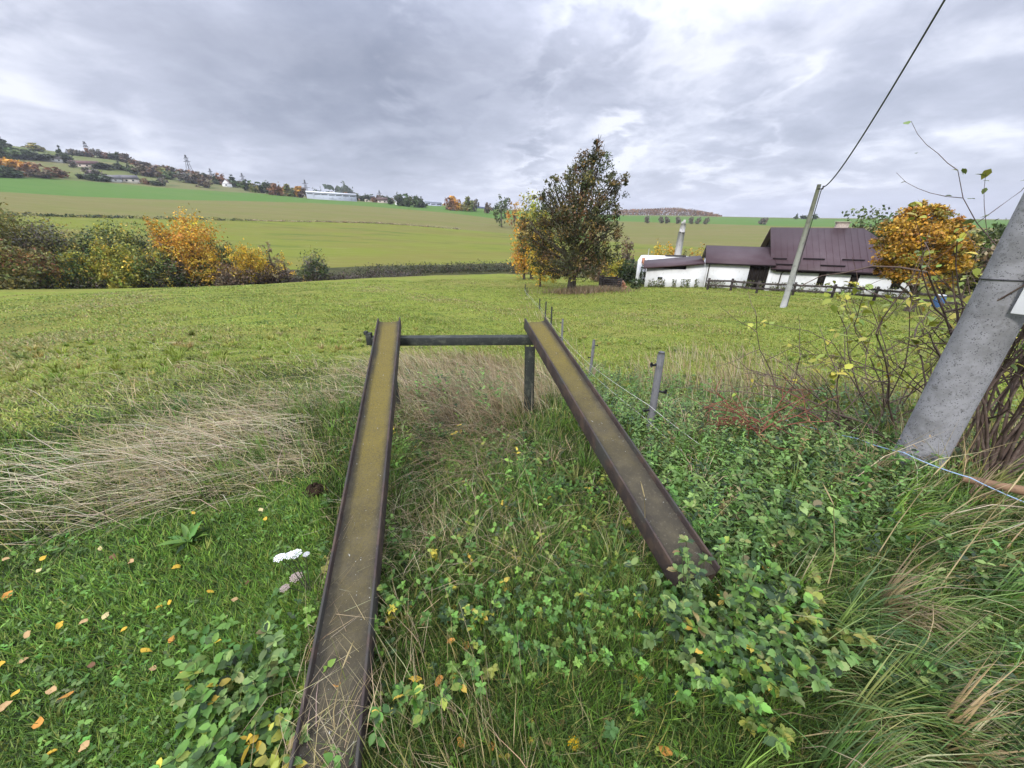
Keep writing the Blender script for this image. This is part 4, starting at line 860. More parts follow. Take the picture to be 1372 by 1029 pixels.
far_house(173, 244.5, 18, 4.0, 4.6, (.70, .64, .55), (.15, .145, .15), 'cream house with grey roof at the right of the pair above the crop', nwin=3)
far_house(217, 235.5, 9, 1.6, 2.2, (.5, .48, .46), (.5, .42, .42), 'tiny house with pale roof half hidden among hillside trees', nwin=2)
far_house(262, 245.5, 18, 3, 2.6, (.45, .45, .46), (.08, .08, .09), 'low dark roofed house below the grey trees', nwin=3)
far_house(305, 250.5, 9, 4, 5, (.80, .80, .80), (.22, .16, .14), 'white gabled house beside the dark conifers', gable=True, nwin=1)
# long barn and village
def long_hall(x0, x1, y0, y1, hpx0, label, wallc, roofc, roofh=1.5, dist=None):
    A_, B_ = polar(x0, 556, y0), polar(x1, 556, y1); A_.z = atd(x0, y0, 556).z; B_.z = atd(x1, y1, 556).z
    m_ = (mpp(A_) + mpp(B_)) / 2; h_ = hpx0 * m_; root = empty('hall', tuple(A_), label, 'farm hall'); d_ = B_ - A_; L_ = math.hypot(d_.x, d_.y); ang = math.atan2(d_.y, d_.x); root.rotation_euler = (0, 0, ang)
    dz = d_.z; D = 18; V = []
    for xx, z0 in ((0, 0), (L_, dz)): V += [(xx, 0, z0 - 3), (xx, D, z0 - 3), (xx, D, z0 + h_), (xx, 0, z0 + h_)]
    mb = MB(); mb.add(V, [(0, 4, 7, 3), (4, 5, 6, 7), (5, 1, 2, 6), (1, 0, 3, 2), (3, 7, 6, 2)]); mb.build('wall', pmat('hall_wall', wallc, .8, .2, noise=[(.2, 4, tuple(c * .7 for c in wallc), .5, .7)]), root)
    mb = MB(); e_ = .6; r_ = roofh * m_
    V = [(-e_, -e_, h_), (L_ + e_, -e_, dz + h_), (L_ + e_, D + e_, dz + h_), (-e_, D + e_, h_), (-e_, D / 2, h_ + r_), (L_ + e_, D / 2, dz + h_ + r_)]
    mb.add(V, [(0, 1, 5, 4), (2, 3, 4, 5), (1, 2, 5), (3, 0, 4), (0, 3, 2, 1)]); mb.build('roof', pmat('hall_roof', roofc, .6, .3), root)
    mb = MB(); n_ = int(L_ / 7)
    for i in range(n_): mb.box(((i + .5) * L_ / n_, -.05, dz * (i + .5) / n_ + h_ * .68), (L_ / n_ * .8, .12, h_ * .16))
    mb.build('window_band', M['glass'], root); return root
long_hall(411, 478, 263.5, 267.5, 5.5, 'very long pale livestock hall with white roof edge on the crop skyline', (.42, .46, .52), (.68, .70, .74), 2.0)
long_hall(570, 592, 277, 279, 6, 'grey blue hall with flat roof among the village trees', (.40, .44, .54), (.24, .27, .34), 1.2)
long_hall(640, 662, 282.5, 284.5, 3.6, 'low hall with dark blue roof at the village end', (.5, .5, .5), (.05, .07, .13), 2.0)
far_house(484, 268.5, 8, 3.2, 2.0, (.42, .25, .2), (.16, .08, .07), 'red brick shed at the right end of the long hall', nwin=1)
far_house(496, 270.5, 14, 3.6, 3.4, (.66, .62, .5), (.05, .05, .055), 'cream house with black roof in the village', nwin=2)
far_house(513, 272, 14, 3.2, 3.6, (.55, .48, .42), (.11, .075, .07), 'beige house with brown roof in the village', nwin=2)
far_house(533, 274.5, 7, 3, 2.6, (.75, .75, .74), (.2, .16, .15), 'tiny white cottage below the village trees', gable=True, nwin=1)
# pylons
def pylon(px, yb, yt, label, dist=None):
    P = polar(px, dist or 900, yb); P.z = min(P.z, atd(px, yb, dist or 900).z + 2); H = height_to(P, px, yt); root = empty('pylon', tuple(P), label, 'pylon'); mb = MB(); b = H * .11; r_ = .28
    lv = np.linspace(0, 1, 7); w = lambda t_: b * (1 - t_) ** 1.0 * .9 + .6
    for sx_ in (-1, 1):
        for sy_ in (-1, 1): mb.tube([(sx_ * w(q) / 1, sy_ * w(q) / 1, q * H) for q in lv], r_, 4)
    for a, c in zip(lv[:-1], lv[1:]):
        for sy_ in (-1, 1):
            mb.tube([(-w(a), sy_ * w(a), a * H), (w(c), sy_ * w(c), c * H)], r_ * .6, 4); mb.tube([(w(a), sy_ * w(a), a * H), (-w(c), sy_ * w(c), c * H)], r_ * .6, 4)
    mb.build('lattice', M['cable'], root)
    for f, wd in ((.74, .16), (.87, .12)):
        mb = MB(); mb.tube([(-wd * H, 0, f * H), (0, 0, f * H + .03 * H), (wd * H, 0, f * H)], r_ * .8, 4); mb.tube([(-wd * H, 0, f * H), (wd * H, 0, f * H)], r_ * .8, 4); mb.build('crossarm', M['cable'], root)
pylon(120, 210, 190, 'power pylon on the skyline above the rust trees, leftmost and sturdiest'); pylon(257, 238, 208, 'tall thin power pylon above the left hill, second from the left')
pylon(286, 245, 226, 'small faint pylon on the skyline, third from the left', 1000); pylon(329, 254, 232, 'faint pylon on the skyline near the wooded strip', 1000); pylon(412, 263, 241, 'faint pylon above the left end of the long hall', 1000); pylon(510, 272, 255, 'faint pylon above the village roofs', 1000)

# ------------------------------------------------------------------ grasses
def inpoly(px, py, poly):
    r = np.zeros(px.shape, bool); j = len(poly) - 1
    for i in range(len(poly)):
        xi, yi = poly[i]; xj, yj = poly[j]
        c = ((yi > py) != (yj > py)) & (px < (xj - xi) * (py - yi) / ((yj - yi) + 1e-9) + xi); r ^= c; j = i
    return r
def jpoly(px, py, d, poly):
    a = 46 / np.maximum(d, .8)
    return inpoly(px + rng.normal(0, 1, px.shape) * a, py + rng.normal(0, .55, px.shape) * a, poly)
def sample(n_, r0, r1, a0=-66, a1=66, r=rng, p=1.0):
    u = r.random(n_); d = np.exp(math.log(r0) + (math.log(r1) - math.log(r0)) * u ** p); a = np.radians(r.uniform(a0, a1, n_)); x = d * np.sin(a); y = d * np.cos(a); z = terr(x, y)
    px, py = project(x, y, z); return x, y, z, d, px, py
def vnoise(x, y, f, ph=0.0):                 # smooth 2-D noise in [-1, 1]
    return (np.sin(f * x + ph + 1.3 * np.sin(f * .7 * y + ph)) + np.sin(f * 1.31 * y + 2 * ph + 1.1 * np.sin(f * .83 * x)) + np.sin(f * .6 * (x + y) + 3 * ph)) / 3
LAWN = [(-900, 860), (0, 738), (200, 690), (430, 640), (445, 720), (405, 1029), (380, 1700), (-1500, 1700)]
DRYB = [(-900, 640), (0, 585), (120, 575), (240, 545), (420, 520), (520, 480), (500, 560), (430, 645), (200, 692), (0, 742), (-900, 870)]
BACK = [(520, 455), (705, 455), (760, 520), (720, 575), (520, 570), (500, 520)]
MIDG = [(480, 560), (720, 570), (800, 600), (880, 740), (860, 800), (480, 800)]
LOWC = [(430, 790), (1060, 760), (1040, 1700), (380, 1700)]
NETT = [(700, 470), (800, 470), (900, 515), (1050, 545), (1200, 600), (1260, 650), (1190, 705), (1090, 770), (960, 760), (880, 670), (790, 560)]
RGRS = [(1040, 740), (1150, 700), (1260, 650), (1500, 640), (2600, 800), (2600, 1700), (1030, 1700)]
RBNK = [(1000, 505), (1500, 560), (1500, 650), (1260, 655), (1200, 600), (1050, 545)]
def blades(x, y, z, h, w, la, lean, col, curl=.5, r=rng, r_off=None):
    """x,y,z roots; h length; w width; la lean azimuth; lean angle from vertical"""
    n_ = len(x); P = np.stack([x, y, z - .01], 1); dirh = np.stack([np.cos(la), np.sin(la), 0 * la], 1); up = np.array([0, 0, 1.])
    l1 = lean * (1 - curl * .6); l2 = lean * (1 + curl * .6)
    d1 = dirh * np.sin(l1)[:, None] + up * np.cos(l1)[:, None]; d2 = dirh * np.sin(l2)[:, None] + up * np.cos(l2)[:, None]
    th = r.random(n_) * 6.28; sd_ = np.stack([np.cos(th), np.sin(th), 0 * th], 1) * (w / 2)[:, None]
    m1 = P + d1 * (h * .5)[:, None]; tip = m1 + d2 * (h * .5)[:, None]
    tip[:, 2] = np.maximum(tip[:, 2], terr(tip[:, 0], tip[:, 1]) + .01); 
    V = np.stack([P - sd_, P + sd_, m1 - sd_ * .8, m1 + sd_ * .8, tip], 1); i = np.arange(n_)[:, None] * 5
    F = np.concatenate([i + [0, 1, 3], i + [0, 3, 2], i + [2, 3, 4]], 1); C = np.repeat(col, 5, 0)
    return V.reshape(-1, 3), F.reshape(-1, 3), C
def strands(x, y, z, h, w, la, rise, col, r=rng, turn=.5):
    # long bent stems: rise at the root, then droop and run along the ground
    n_ = len(x); k = 5; P = np.stack([x, y, z], 1); pts = [P]; el = rise.copy(); az = la.copy(); dt = turn * r.standard_normal(n_) / k; drop = (rise + r.uniform(-.05, .35, n_)) / (k - 1.5)
    for i in range(k):
        d = np.stack([np.cos(az) * np.cos(el), np.sin(az) * np.cos(el), np.sin(el)], 1); q = pts[-1] + d * (h / k)[:, None]
        q[:, 2] = np.maximum(q[:, 2], terr(q[:, 0], q[:, 1]) + .02 + .03 * r.random(n_)); pts.append(q); el = el - drop * r.uniform(.6, 1.4, n_); az = az + dt + .12 * r.standard_normal(n_)
    th = r.random(n_) * 3.14; sd_ = np.stack([np.cos(th), np.sin(th), .3 + 0 * th], 1); V = []
    for i, q in enumerate(pts[:-1]): f = (w / 2 * (1 - .12 * i))[:, None]; V += [q - sd_ * f, q + sd_ * f]
    V.append(pts[-1]); V = np.stack(V, 1); m = 2 * k + 1; F = []
    for i in range(k - 1): a = 2 * i; F += [[a, a + 1, a + 3], [a, a + 3, a + 2]]
    F.append([2 * k - 2, 2 * k - 1, 2 * k]); F = np.array(F)[None] + (np.arange(n_) * m)[:, None, None]
    return V.reshape(-1, 3), F.reshape(-1, 3), np.repeat(col, m, 0)
def put(name, parts, label, cat, mat='grass'):
    V = []; F = []; C = []; o_ = 0
    for v, f, c in parts: V.append(v.reshape(-1, 3)); F.append(f.reshape(-1, 3) + o_); C.append(c.reshape(-1, 3)); o_ += len(V[-1])
    o = tri_mesh(name, np.concatenate(V), np.concatenate(F), np.concatenate(C), M[mat]); tag(o, label, cat, None, 'stuff'); return o
G_LUSH = [((.125, .235, .030), 4), ((.17, .285, .040), 3), ((.07, .15, .024), 2), ((.22, .26, .055), 1.5)]
G_DARK = [((.075, .135, .028), 3), ((.105, .175, .034), 2), ((.13, .17, .05), 1)]
G_FIELD = [((.225, .280, .046), 4), ((.180, .245, .042), 3), ((.31, .30, .08), 2), ((.12, .165, .03), .6)]
G_DRY = [((.44, .36, .21), 4), ((.34, .27, .15), 3), ((.56, .48, .32), 2), ((.22, .18, .09), 1)]
G_MIX = [((.27, .25, .08), 2), ((.17, .21, .05), 2), ((.36, .30, .15), 1)]
parts = []
# lawn
x, y, z, d, px, py = sample(520000, .35, 6.5, -80, 40)
m_ = inpoly(px, py, LAWN); x, y, z, d = x[m_], y[m_], z[m_], d[m_]; n_ = len(x)
cl = vnoise(x, y, 5, .4); col = jit(G_LUSH + [((.05, .095, .02), 2.5)], n_, .3) * (1 + .22 * cl)[:, None]
parts.append(blades(x, y, z, rng.uniform(.035, .085, n_) * (1 + .3 * cl), .0030 + .0011 * d, rng.normal(2.6, 1.2, n_), rng.uniform(.3, 1.35, n_), col))
# low green everywhere else nearby
x, y, z, d, px, py = sample(520000, .4, 7, -78, 80)
m_ = ~inpoly(px, py, LAWN) & ~(inpoly(px, py, NETT) & (rng.random(len(px)) < .5)) & ((d < 5.2) | inpoly(px, py, BACK) | inpoly(px, py, DRYB)) & (py > 440) | inpoly(px, py, LOWC) & (d < 1)
m_ &= (vnoise(x, y, 6.5, 2.7) + .45 * rng.standard_normal(len(x)) > -.35)
x, y, z, d = x[m_], y[m_], z[m_], d[m_]; n_ = len(x); cl = vnoise(x, y, 4, 1.4)
col = jit(G_DARK + G_LUSH[:1] + G_MIX[:1] + [((.035, .06, .018), 4)], n_, .32) * (1 + .2 * cl)[:, None]
parts.append(blades(x, y, z, rng.uniform(.06, .17, n_) * (1 + .35 * cl), .0034 + .0010 * d, rng.random(n_) * 6.28, rng.uniform(.15, 1.2, n_), col))
put('lawn_grass', parts, 'short lush green grass of the near verge around the ramp', 'grass')
# pasture beyond: shorter tufts, growing coarser with distance so the turf stays closed
parts = []
ZN = [LAWN, LOWC]
x, y, z, d, px, py = sample(430000, 2.6, 60, p=.8)
m_ = ~np.logical_or.reduce([inpoly(px, py, q) for q in ZN]) & (py > 366) & ((d > 4.6) | ~np.logical_or.reduce([inpoly(px, py, q) for q in (DRYB, BACK, MIDG, NETT, RGRS)])) & ~(inpoly(px, py, DRYB) & (rng.random(len(px)) < .5)); x, y, z, d = x[m_], y[m_], z[m_], d[m_]; n_ = len(x)
cl = vnoise(x, y, .9, .7) + .6 * vnoise(x, y, 2.7, 2.1); c2 = vnoise(x, y, .35, 5)
A1 = jit(G_FIELD, n_, .18); A2 = jit(G_MIX, n_, .2); A3 = jit(G_DARK, n_, .2); c3 = vnoise(x, y, 1.6, 3.3) + .7 * vnoise(x, y, 4.1, .2); A1 = A1 * (1 + .20 * c3 + .17 * c2)[:, None]; col = np.where((c2 + .5 * cl + .3 * rng.standard_normal(n_) > .55)[:, None], A2, A1); col = np.where((cl + .35 * rng.standard_normal(n_) < -.75)[:, None], A3, col)
parts.append(blades(x, y, z, (.045 + .0026 * np.minimum(d, 18) * rng.uniform(.5, 1.3, n_)) * (1 + .45 * cl + .25 * c3), .004 + .0016 * d, rng.normal(3.3, 1.3, n_), rng.uniform(.4, 1.35, n_), np.clip(col, .01, .6)))
put('pasture_grass', parts, 'mottled green and yellow grass of the open pasture', 'grass')
# long dry grass
parts = []
def drys(n0, poly, hl, lean, la, pal=G_DRY, wid=.0022, r0=.6, r1=9, p=1.0, clump=2.2, thr=-.4, a0=-66, a1=66, amt=.16, sa=.42):
    x, y, z, d, px, py = sample(n0, r0, r1, a0, a1, p=p); m_ = jpoly(px, py, d, poly) & (vnoise(x, y, clump, 2.2) > thr + .5 * rng.standard_normal(len(x)) * .4); x, y, z, d = x[m_], y[m_], z[m_], d[m_]; n_ = len(x)
    if n_ == 0: return
    swirl = vnoise(x, y, 1.7, 4.1) * .45
    parts.append(blades(x, y, z, rng.uniform(*hl, n_), wid + .0009 * d, rng.normal(la, sa, n_) + swirl, np.clip(rng.normal(lean[0], lean[1], n_), .05, 1.5), jit(pal, n_, amt), curl=.45))
DRYC = [(-900, 660), (0, 610), (200, 570), (430, 515), (505, 480), (480, 590), (430, 615), (200, 675), (0, 735), (-900, 850)]
drys(52000, DRYB, (.12, .36), (1.25, .25), 3.5, p=.9, thr=.25, sa=1.0, clump=3)
def swath(n0, poly, hl, la, pal, sa=.3, thr=-.5, wid=.0011, rise=(.5, .25), r1=9, clump=2.2, amt=.14, turn=.6, a1=66):
    x, y, z, d, px, py = sample(n0, .6, r1, -78, a1); m_ = jpoly(px, py, d, poly) & (vnoise(x, y, clump, 2.2) > thr + .3 * rng.standard_normal(len(x))); x, y, z, d = x[m_], y[m_], z[m_], d[m_]; n_ = len(x)
    parts.append(strands(x, y, z, rng.uniform(*hl, n_), wid + .0006 * d, rng.normal(la, sa, n_) + .5 * vnoise(x, y, 1.3, 4.1) + .25 * vnoise(x, y, 5, 1), np.clip(rng.normal(*rise, n_), .05, 1.4), jit(pal, n_, amt), turn=turn))
G_TAN = [((.38, .31, .19), 4), ((.33, .26, .145), 3), ((.52, .44, .29), 2), ((.24, .19, .10), 2)]
swath(40000, DRYC, (.25, .75), 3.5, G_TAN, thr=.04, clump=3.1, sa=.5)
swath(15000, [(-900, 690), (0, 640), (200, 610), (430, 545), (470, 600), (200, 690), (0, 745), (-900, 850)], (.5, 1.0), 3.6, [((.56, .49, .34), 2), ((.44, .37, .23), 2)], thr=-.6, wid=.0013, sa=.25)
swath(26000, DRYB, (.25, .55), 3.4, G_TAN + G_MIX, sa=.7, thr=-.1, clump=3.1)
swath(9000, [(-900, 480), (0, 470), (300, 450), (480, 440), (500, 520), (200, 580), (-900, 640)], (.3, .6), 3.5, G_TAN + G_MIX, sa=.7, thr=.15, clump=1.6, r1=12)
swath(16000, BACK, (.35, .75), 3.8, G_TAN, sa=.6, rise=(.95, .25), thr=-.3)
swath(9000, [(600, 480), (705, 470), (700, 640), (590, 640)], (.35, .65), 4.0, [((.34, .26, .16), 2), ((.27, .19, .12), 1)], sa=.35, rise=(.7, .25), thr=-.5)
swath(17000, MIDG, (.15, .42), 2.6, G_TAN, sa=1.6, thr=.1, clump=4.5, rise=(.6, .35))
swath(4500, RGRS, (.25, .55), -.6, [((.17, .24, .07), 3), ((.11, .19, .05), 4), ((.36, .32, .16), .8)], sa=.6, rise=(1.1, .2), thr=-.9, wid=.003, r1=5, a1=80)
drys(30000, [(-900, 560), (0, 520), (300, 500), (480, 470), (500, 540), (200, 600), (-900, 690)], (.1, .35), (1.1, .3), 3.6, G_DRY[:2] + G_MIX + G_FIELD[:1], thr=.15, wid=.003, sa=.9, clump=1.9, r1=12)
drys(36000, DRYB, (.12, .32), (1.1, .3), 3.3, G_MIX, thr=-.3, sa=1.0)
drys(90000, BACK, (.2, .55), (.75, .35), 3.7, thr=-.5, clump=3, sa=.7)
drys(50000, [(600, 470), (705, 470), (700, 640), (600, 640), (560, 560)], (.3, .6), (1.1, .25), 3.9, [((.30, .22, .13), 1), ((.22, .155, .09), 1)], thr=-.3)
drys(40000, [(500, 640), (820, 640), (900, 800), (520, 790)], (.08, .28), (1.0, .4), 2.6, thr=.12, clump=5, sa=2)
drys(22000, [(560, 700), (860, 660), (890, 800), (600, 790)], (.1, .4), (.9, .4), 1.0, G_MIX + G_DRY[:1], thr=.0, clump=3.5, sa=2)
drys(30000, [(840, 500), (900, 475), (1010, 475), (1120, 520), (1000, 548), (860, 525)], (.2, .75), (.4, .3), 3.2, G_DRY + [((.52, .42, .30), 2)], thr=-.05, r0=2, r1=14, clump=4, wid=.003)
drys(9000, [(690, 385), (760, 440), (800, 500), (770, 500), (700, 440)], (.2, .5), (.3, .2), 3.2, thr=-.5, r0=5, r1=40, wid=.01)
drys(26000, RBNK, (.2, .6), (.5, .3), 3.0, G_DRY + G_MIX, thr=.0, r0=2, r1=12)
drys(26000, RGRS, (.12, .34), (.9, .35), -.6, [((.16, .17, .055), 3), ((.08, .135, .035), 4), ((.32, .27, .14), 1)], thr=-.9, wid=.0034, r0=.5, r1=5, a1=80)
def tufts(n0, poly, per, hl, pal, wid=.003, r0=.6, r1=6, la=None, amt=.15, a0=-66, a1=66, outw=.9):
    x, y, z, d, px, py = sample(n0, r0, r1, a0, a1); m_ = jpoly(px, py, d, poly); x, y, d = x[m_], y[m_], d[m_]; k = len(x)
    if not k: return
    q = np.repeat(np.arange(k), per); n_ = len(q); a = rng.random(n_) * 6.28; rad = .035 * np.sqrt(rng.random(n_)) * rng.uniform(.6, 1.6, k)[q]
    X = x[q] + rad * np.cos(a); Y = y[q] + rad * np.sin(a); Z = terr(X, Y); h = rng.uniform(*hl, k)[q] * rng.uniform(.5, 1.1, n_)
    dx, dy = outw * np.cos(a), outw * np.sin(a)
    if la is not None: dx = dx + math.cos(la); dy = dy + math.sin(la)
    base = jit(pal, k, amt)[q] * (1 + .13 * rng.standard_normal((n_, 1)))
    parts.append(blades(X, Y, Z, h, wid + .0008 * d[q], np.arctan2(dy, dx), np.clip(.25 + .55 * np.hypot(dx, dy) + rng.normal(0, .15, n_), .1, 1.4), np.clip(base, .01, .7), curl=.7))
GT = [((.11, .19, .036), 4), ((.15, .23, .05), 3), ((.23, .25, .075), 1.5), ((.07, .14, .04), 2)]
tufts(520, RGRS, 64, (.2, .46), GT + [((.05, .10, .025), 3), ((.28, .25, .12), .8)], .0048, .5, 5, -.6, a1=80)
tufts(60, RGRS, 34, (.25, .5), G_DRY[:2], .0026, .5, 5, -.7, a1=80)
tufts(260, MIDG, 60, (.12, .28), GT, .003, .6, 5)
tufts(120, MIDG, 34, (.12, .3), G_DRY, .002, .6, 5)
tufts(160, LOWC, 50, (.08, .18), GT, .003, .4, 3)
tufts(60, LOWC, 22, (.10, .26), G_DRY[:1] + G_MIX, .002, .4, 3)
tufts(300, DRYB, 50, (.15, .35), GT, .003, .6, 9, 3.5)
tufts(200, BACK, 50, (.2, .4), GT, .003, 1, 9, 3.5)
tufts(160, NETT, 30, (.2, .45), G_DRY + GT, .003, 1, 9)
tufts(500, LAWN, 22, (.05, .11), G_LUSH, .003, .4, 5, 2.6, a0=-80)
tufts(1500, [(-900, 400), (500, 400), (700, 400), (1372, 430), (1372, 520), (700, 455), (480, 470), (-900, 640)], 34, (.12, .27), G_FIELD + [((.36, .31, .14), 1), ((.12, .18, .04), .7)], .005, 3, 14, amt=.2)
drys(5000, NETT, (.15, .45), (.7, .4), 1.0, G_DRY, thr=.0, r0=1, r1=8, sa=2)
drys(2500, [(1040, 640), (1372, 620), (1372, 830), (1030, 860)], (.3, .7), (.55, .3), -.9, G_DRY, thr=.0, wid=.003, r0=.8, r1=5)
drys(3500, [(430, 900), (560, 800), (700, 1029), (700, 1500), (400, 1500)], (.12, .35), (.6, .3), 2.2, G_DRY[:2] + G_MIX, thr=.2, wid=.0025, r0=.5, r1=3)
n_ = 90; yy = rng.uniform(.45, 1.35, n_); x = -.512 - .199 * (yy - .26) - rng.uniform(.12, .22, n_); parts.append(blades(x, yy, terr(x, yy), rng.uniform(.25, .48, n_), np.full(n_, .003), rng.normal(.3, .7, n_), rng.uniform(.5, 1.1, n_), jit(G_DRY, n_, .15), curl=.6))
n_ = 160; yy = rng.uniform(.35, .75, n_); x = -.53 - .199 * (yy - .26) + rng.uniform(-.1, .12, n_); parts.append(blades(x, yy, np.full(n_, .06) + .2 * (yy - .4), rng.uniform(.06, .2, n_), np.full(n_, .002), rng.normal(1.2, 1.2, n_), rng.uniform(.9, 1.4, n_), jit(G_DRY + G_MIX, n_, .15), curl=.4))
# dead grass around the foot of the big tree
n_ = 4500; a = rng.random(n_) * 6.28; q = np.abs(rng.normal(0, .55, n_)); x = Pt.x + 1.4 + q * 3.6 * np.cos(a); y = Pt.y - 1.0 + q * 1.5 * np.sin(a); z = terr(x, y)
parts.append(blades(x, y, z, rng.uniform(.3, .75, n_), np.full(n_, .05), rng.random(n_) * 6.28, rng.uniform(.1, .9, n_), jit([((.26, .20, .12), 2), ((.20, .15, .085), 1)], n_, .15)))
put('dry_grass', parts, 'long pale dead grass lying in swathes and tufts around the verge', 'dry grass')

# ------------------------------------------------------------------ broad-leaved ground cover
LV = np.array([(0, 0, 0), (-.30, .28, .06), (0, .30, -.02), (.30, .28, .06), (-.24, .66, .05), (0, .68, -.03), (.24, .66, .05), (0, 1.0, -.10)])
LF = np.array([(0, 2, 1), (0, 3, 2), (1, 2, 5), (1, 5, 4), (2, 3, 6), (2, 6, 5), (4, 5, 7), (5, 6, 7)])
_t = [.10, .24, .36, .50, .62, .76, .88]; _w = [.15, .27, .26, .29, .24, .20, .10]
FV = [(0, 0, 0)] + [(0, t_ + .02, -.03 - .10 * t_ ** 3) for t_ in _t]
for _s in (-1, 1): FV += [(_s * w_, t_ + (.06 if k_ % 2 else -.02), .07 * (1 if k_ % 2 else .6) - .10 * t_ ** 3) for k_, (t_, w_) in enumerate(zip(_t, _w))]
FV = np.array(FV + [(0, 1.02, -.16)]); FF = []
for _s in (0, 1):
    b_ = 8 + 7 * _s; FF += [(0, 1, b_) if _s else (0, b_, 1)]
    for k_ in range(6): q_ = [(k_ + 1, k_ + 2, b_ + k_ + 1), (k_ + 1, b_ + k_ + 1, b_ + k_)]; FF += q_ if _s else [t_[::-1] for t_ in q_]
    FF += [(7, 22, b_ + 6) if _s else (7, b_ + 6, 22)]
FF = np.array(FF)
def leaves(P, size, la, pitch, col, width=1.0, r=rng, fine=False):
    LV, LF = (FV, FF) if fine else (globals()['LV'], globals()['LF']); n_ = len(P); roll = r.normal(0, .35, n_)
    f = np.stack([np.cos(la) * np.cos(pitch), np.sin(la) * np.cos(pitch), np.sin(pitch)], 1); s0 = np.stack([-np.sin(la), np.cos(la), 0 * la], 1); u0 = np.cross(s0, -f)
    u0 = np.cross(f, s0) * 1.0; s_ = s0 * np.cos(roll)[:, None] + u0 * np.sin(roll)[:, None]; u = np.cross(f, s_); u = np.where(u[:, 2:3] < 0, -u, u)
    V = P[:, None, :] + (LV[None, :, 0:1] * width * s_[:, None, :] + LV[None, :, 1:2] * f[:, None, :] + LV[None, :, 2:3] * u[:, None, :]) * size[:, None, None]
    F = LF[None] + (np.arange(n_) * len(LV))[:, None, None]; return V.reshape(-1, 3), F.reshape(-1, 3), np.repeat(col, len(LV), 0)
def herbs(n0, poly, hmax, nl, lsize, pal, thr=-1, clump=3, r0=.5, r1=8, width=1.0, stem=True, a0=-66, a1=66, amt=.2, fine=False, tri=False):
    """little leafy stems: pairs of leaves up a stalk"""
    x, y, z, d, px, py = sample(n0, r0, r1, a0, a1); m_ = jpoly(px, py, d, poly) & (vnoise(x, y, clump, 1.1) > thr + .25 * rng.standard_normal(len(x))); x, y, z, d = x[m_], y[m_], z[m_], d[m_]; n_ = len(x); out = []
    H = hmax * rng.uniform(.35, 1, n_) * (1 + .3 * vnoise(x, y, 2.3, 3)); lx = rng.normal(0, .2, n_); ly = rng.normal(0, .2, n_); base = jit(pal, n_, amt); ph = rng.random(n_) * 6.28
    for k in range(nl):
        f = (k + 1) / nl; P = np.stack([x + lx * H * f, y + ly * H * f, z + H * f], 1)
        for sgn in (0, math.pi):
            la = ph + k * 1.57 + sgn + rng.normal(0, .25, n_); s_ = lsize * (1.15 - .45 * f) * rng.uniform(.7, 1.25, n_)
            out.append(leaves(P, s_, la, rng.normal(.15, .35, n_), np.clip(base * (1 + .16 * rng.standard_normal((n_, 1))), .01, .8), width, fine=fine))
            if tri:
                for dl in (-1.1, 1.1): out.append(leaves(P, s_ * .8, la + dl, rng.normal(.15, .35, n_), np.clip(base * (1 + .16 * rng.standard_normal((n_, 1))), .01, .8), width, fine=fine))
    if stem: out.append(blades(x, y, z, H, np.full(n_, .004), np.arctan2(ly, lx), np.hypot(lx, ly), base * .8, curl=0))
    return out
H_NET = [((.105, .19, .045), 4), ((.155, .25, .065), 3), ((.06, .115, .035), 2), ((.20, .25, .08), 1.3), ((.22, .17, .07), .4), ((.03, .06, .022), 2)]
H_GRN = [((.10, .21, .035), 4), ((.15, .27, .045), 3), ((.07, .15, .03), 2), ((.26, .30, .05), .9), ((.50, .36, .05), .35), ((.035, .07, .02), 2)]
parts = []
parts += herbs(9000, NETT, .26, 5, .046, H_NET, thr=-.75, r0=1.0, r1=9, width=.72)
parts += herbs(4500, NETT, .30, 6, .034, H_NET[1:2] + H_GRN[:2], thr=-.1, r0=1.0, r1=9, width=.55, clump=2.1)
parts += herbs(1300, NETT, .26, 3, .062, H_NET[:2] + H_GRN[:1], thr=.0, r0=1.0, r1=7, width=.95, clump=2.7, fine=True, tri=True)
parts += herbs(1200, NETT, .36, 7, .026, [((.26, .22, .07), 1), ((.34, .24, .10), 1), ((.17, .12, .07), 1)], thr=.1, r0=1.0, r1=7, width=.5, clump=3.9)
parts += herbs(2200, [(550, 500), (600, 485), (680, 500), (680, 560), (560, 570)], .30, 5, .055, H_GRN[:3] + H_NET, r0=2, r1=6)
parts += herbs(4500, RBNK, .30, 4, .06, H_NET, thr=-.1, r0=2, r1=9)
put('nettles', parts, 'dense green nettles and weeds on the bank right of the ramp', 'weeds', 'leaf')
parts = []
parts += herbs(9000, MIDG, .14, 3, .045, H_GRN, thr=-.1, clump=4)
parts += herbs(3000, [(480, 800), (1040, 770), (1080, 930), (900, 940), (480, 900)], .15, 3, .036, H_GRN, thr=-.35, clump=4, r0=.5, r1=3, width=1.0, fine=True, tri=True)
parts += herbs(5000, LOWC, .07, 2, .030, H_GRN, thr=-.2, clump=6, r0=.4, r1=3, width=1.2)
parts += herbs(14000, LAWN, .045, 2, .028, H_GRN[:3] + [((.11, .17, .05), 2)], thr=.0, clump=5, r0=.4, r1=5, width=1.1, stem=False, a0=-80)
parts += herbs(2600, [(300, 850), (400, 800), (390, 1200), (240, 1200)], .12, 3, .05, H_GRN, thr=-.6, r0=.4, r1=2)
parts += herbs(3000, RGRS, .16, 3, .045, H_NET, thr=.1, clump=3.3, r0=.6, r1=4)
put('ground_cover', parts, 'low broad leaved clover and herbs among the near grass', 'weeds', 'leaf')

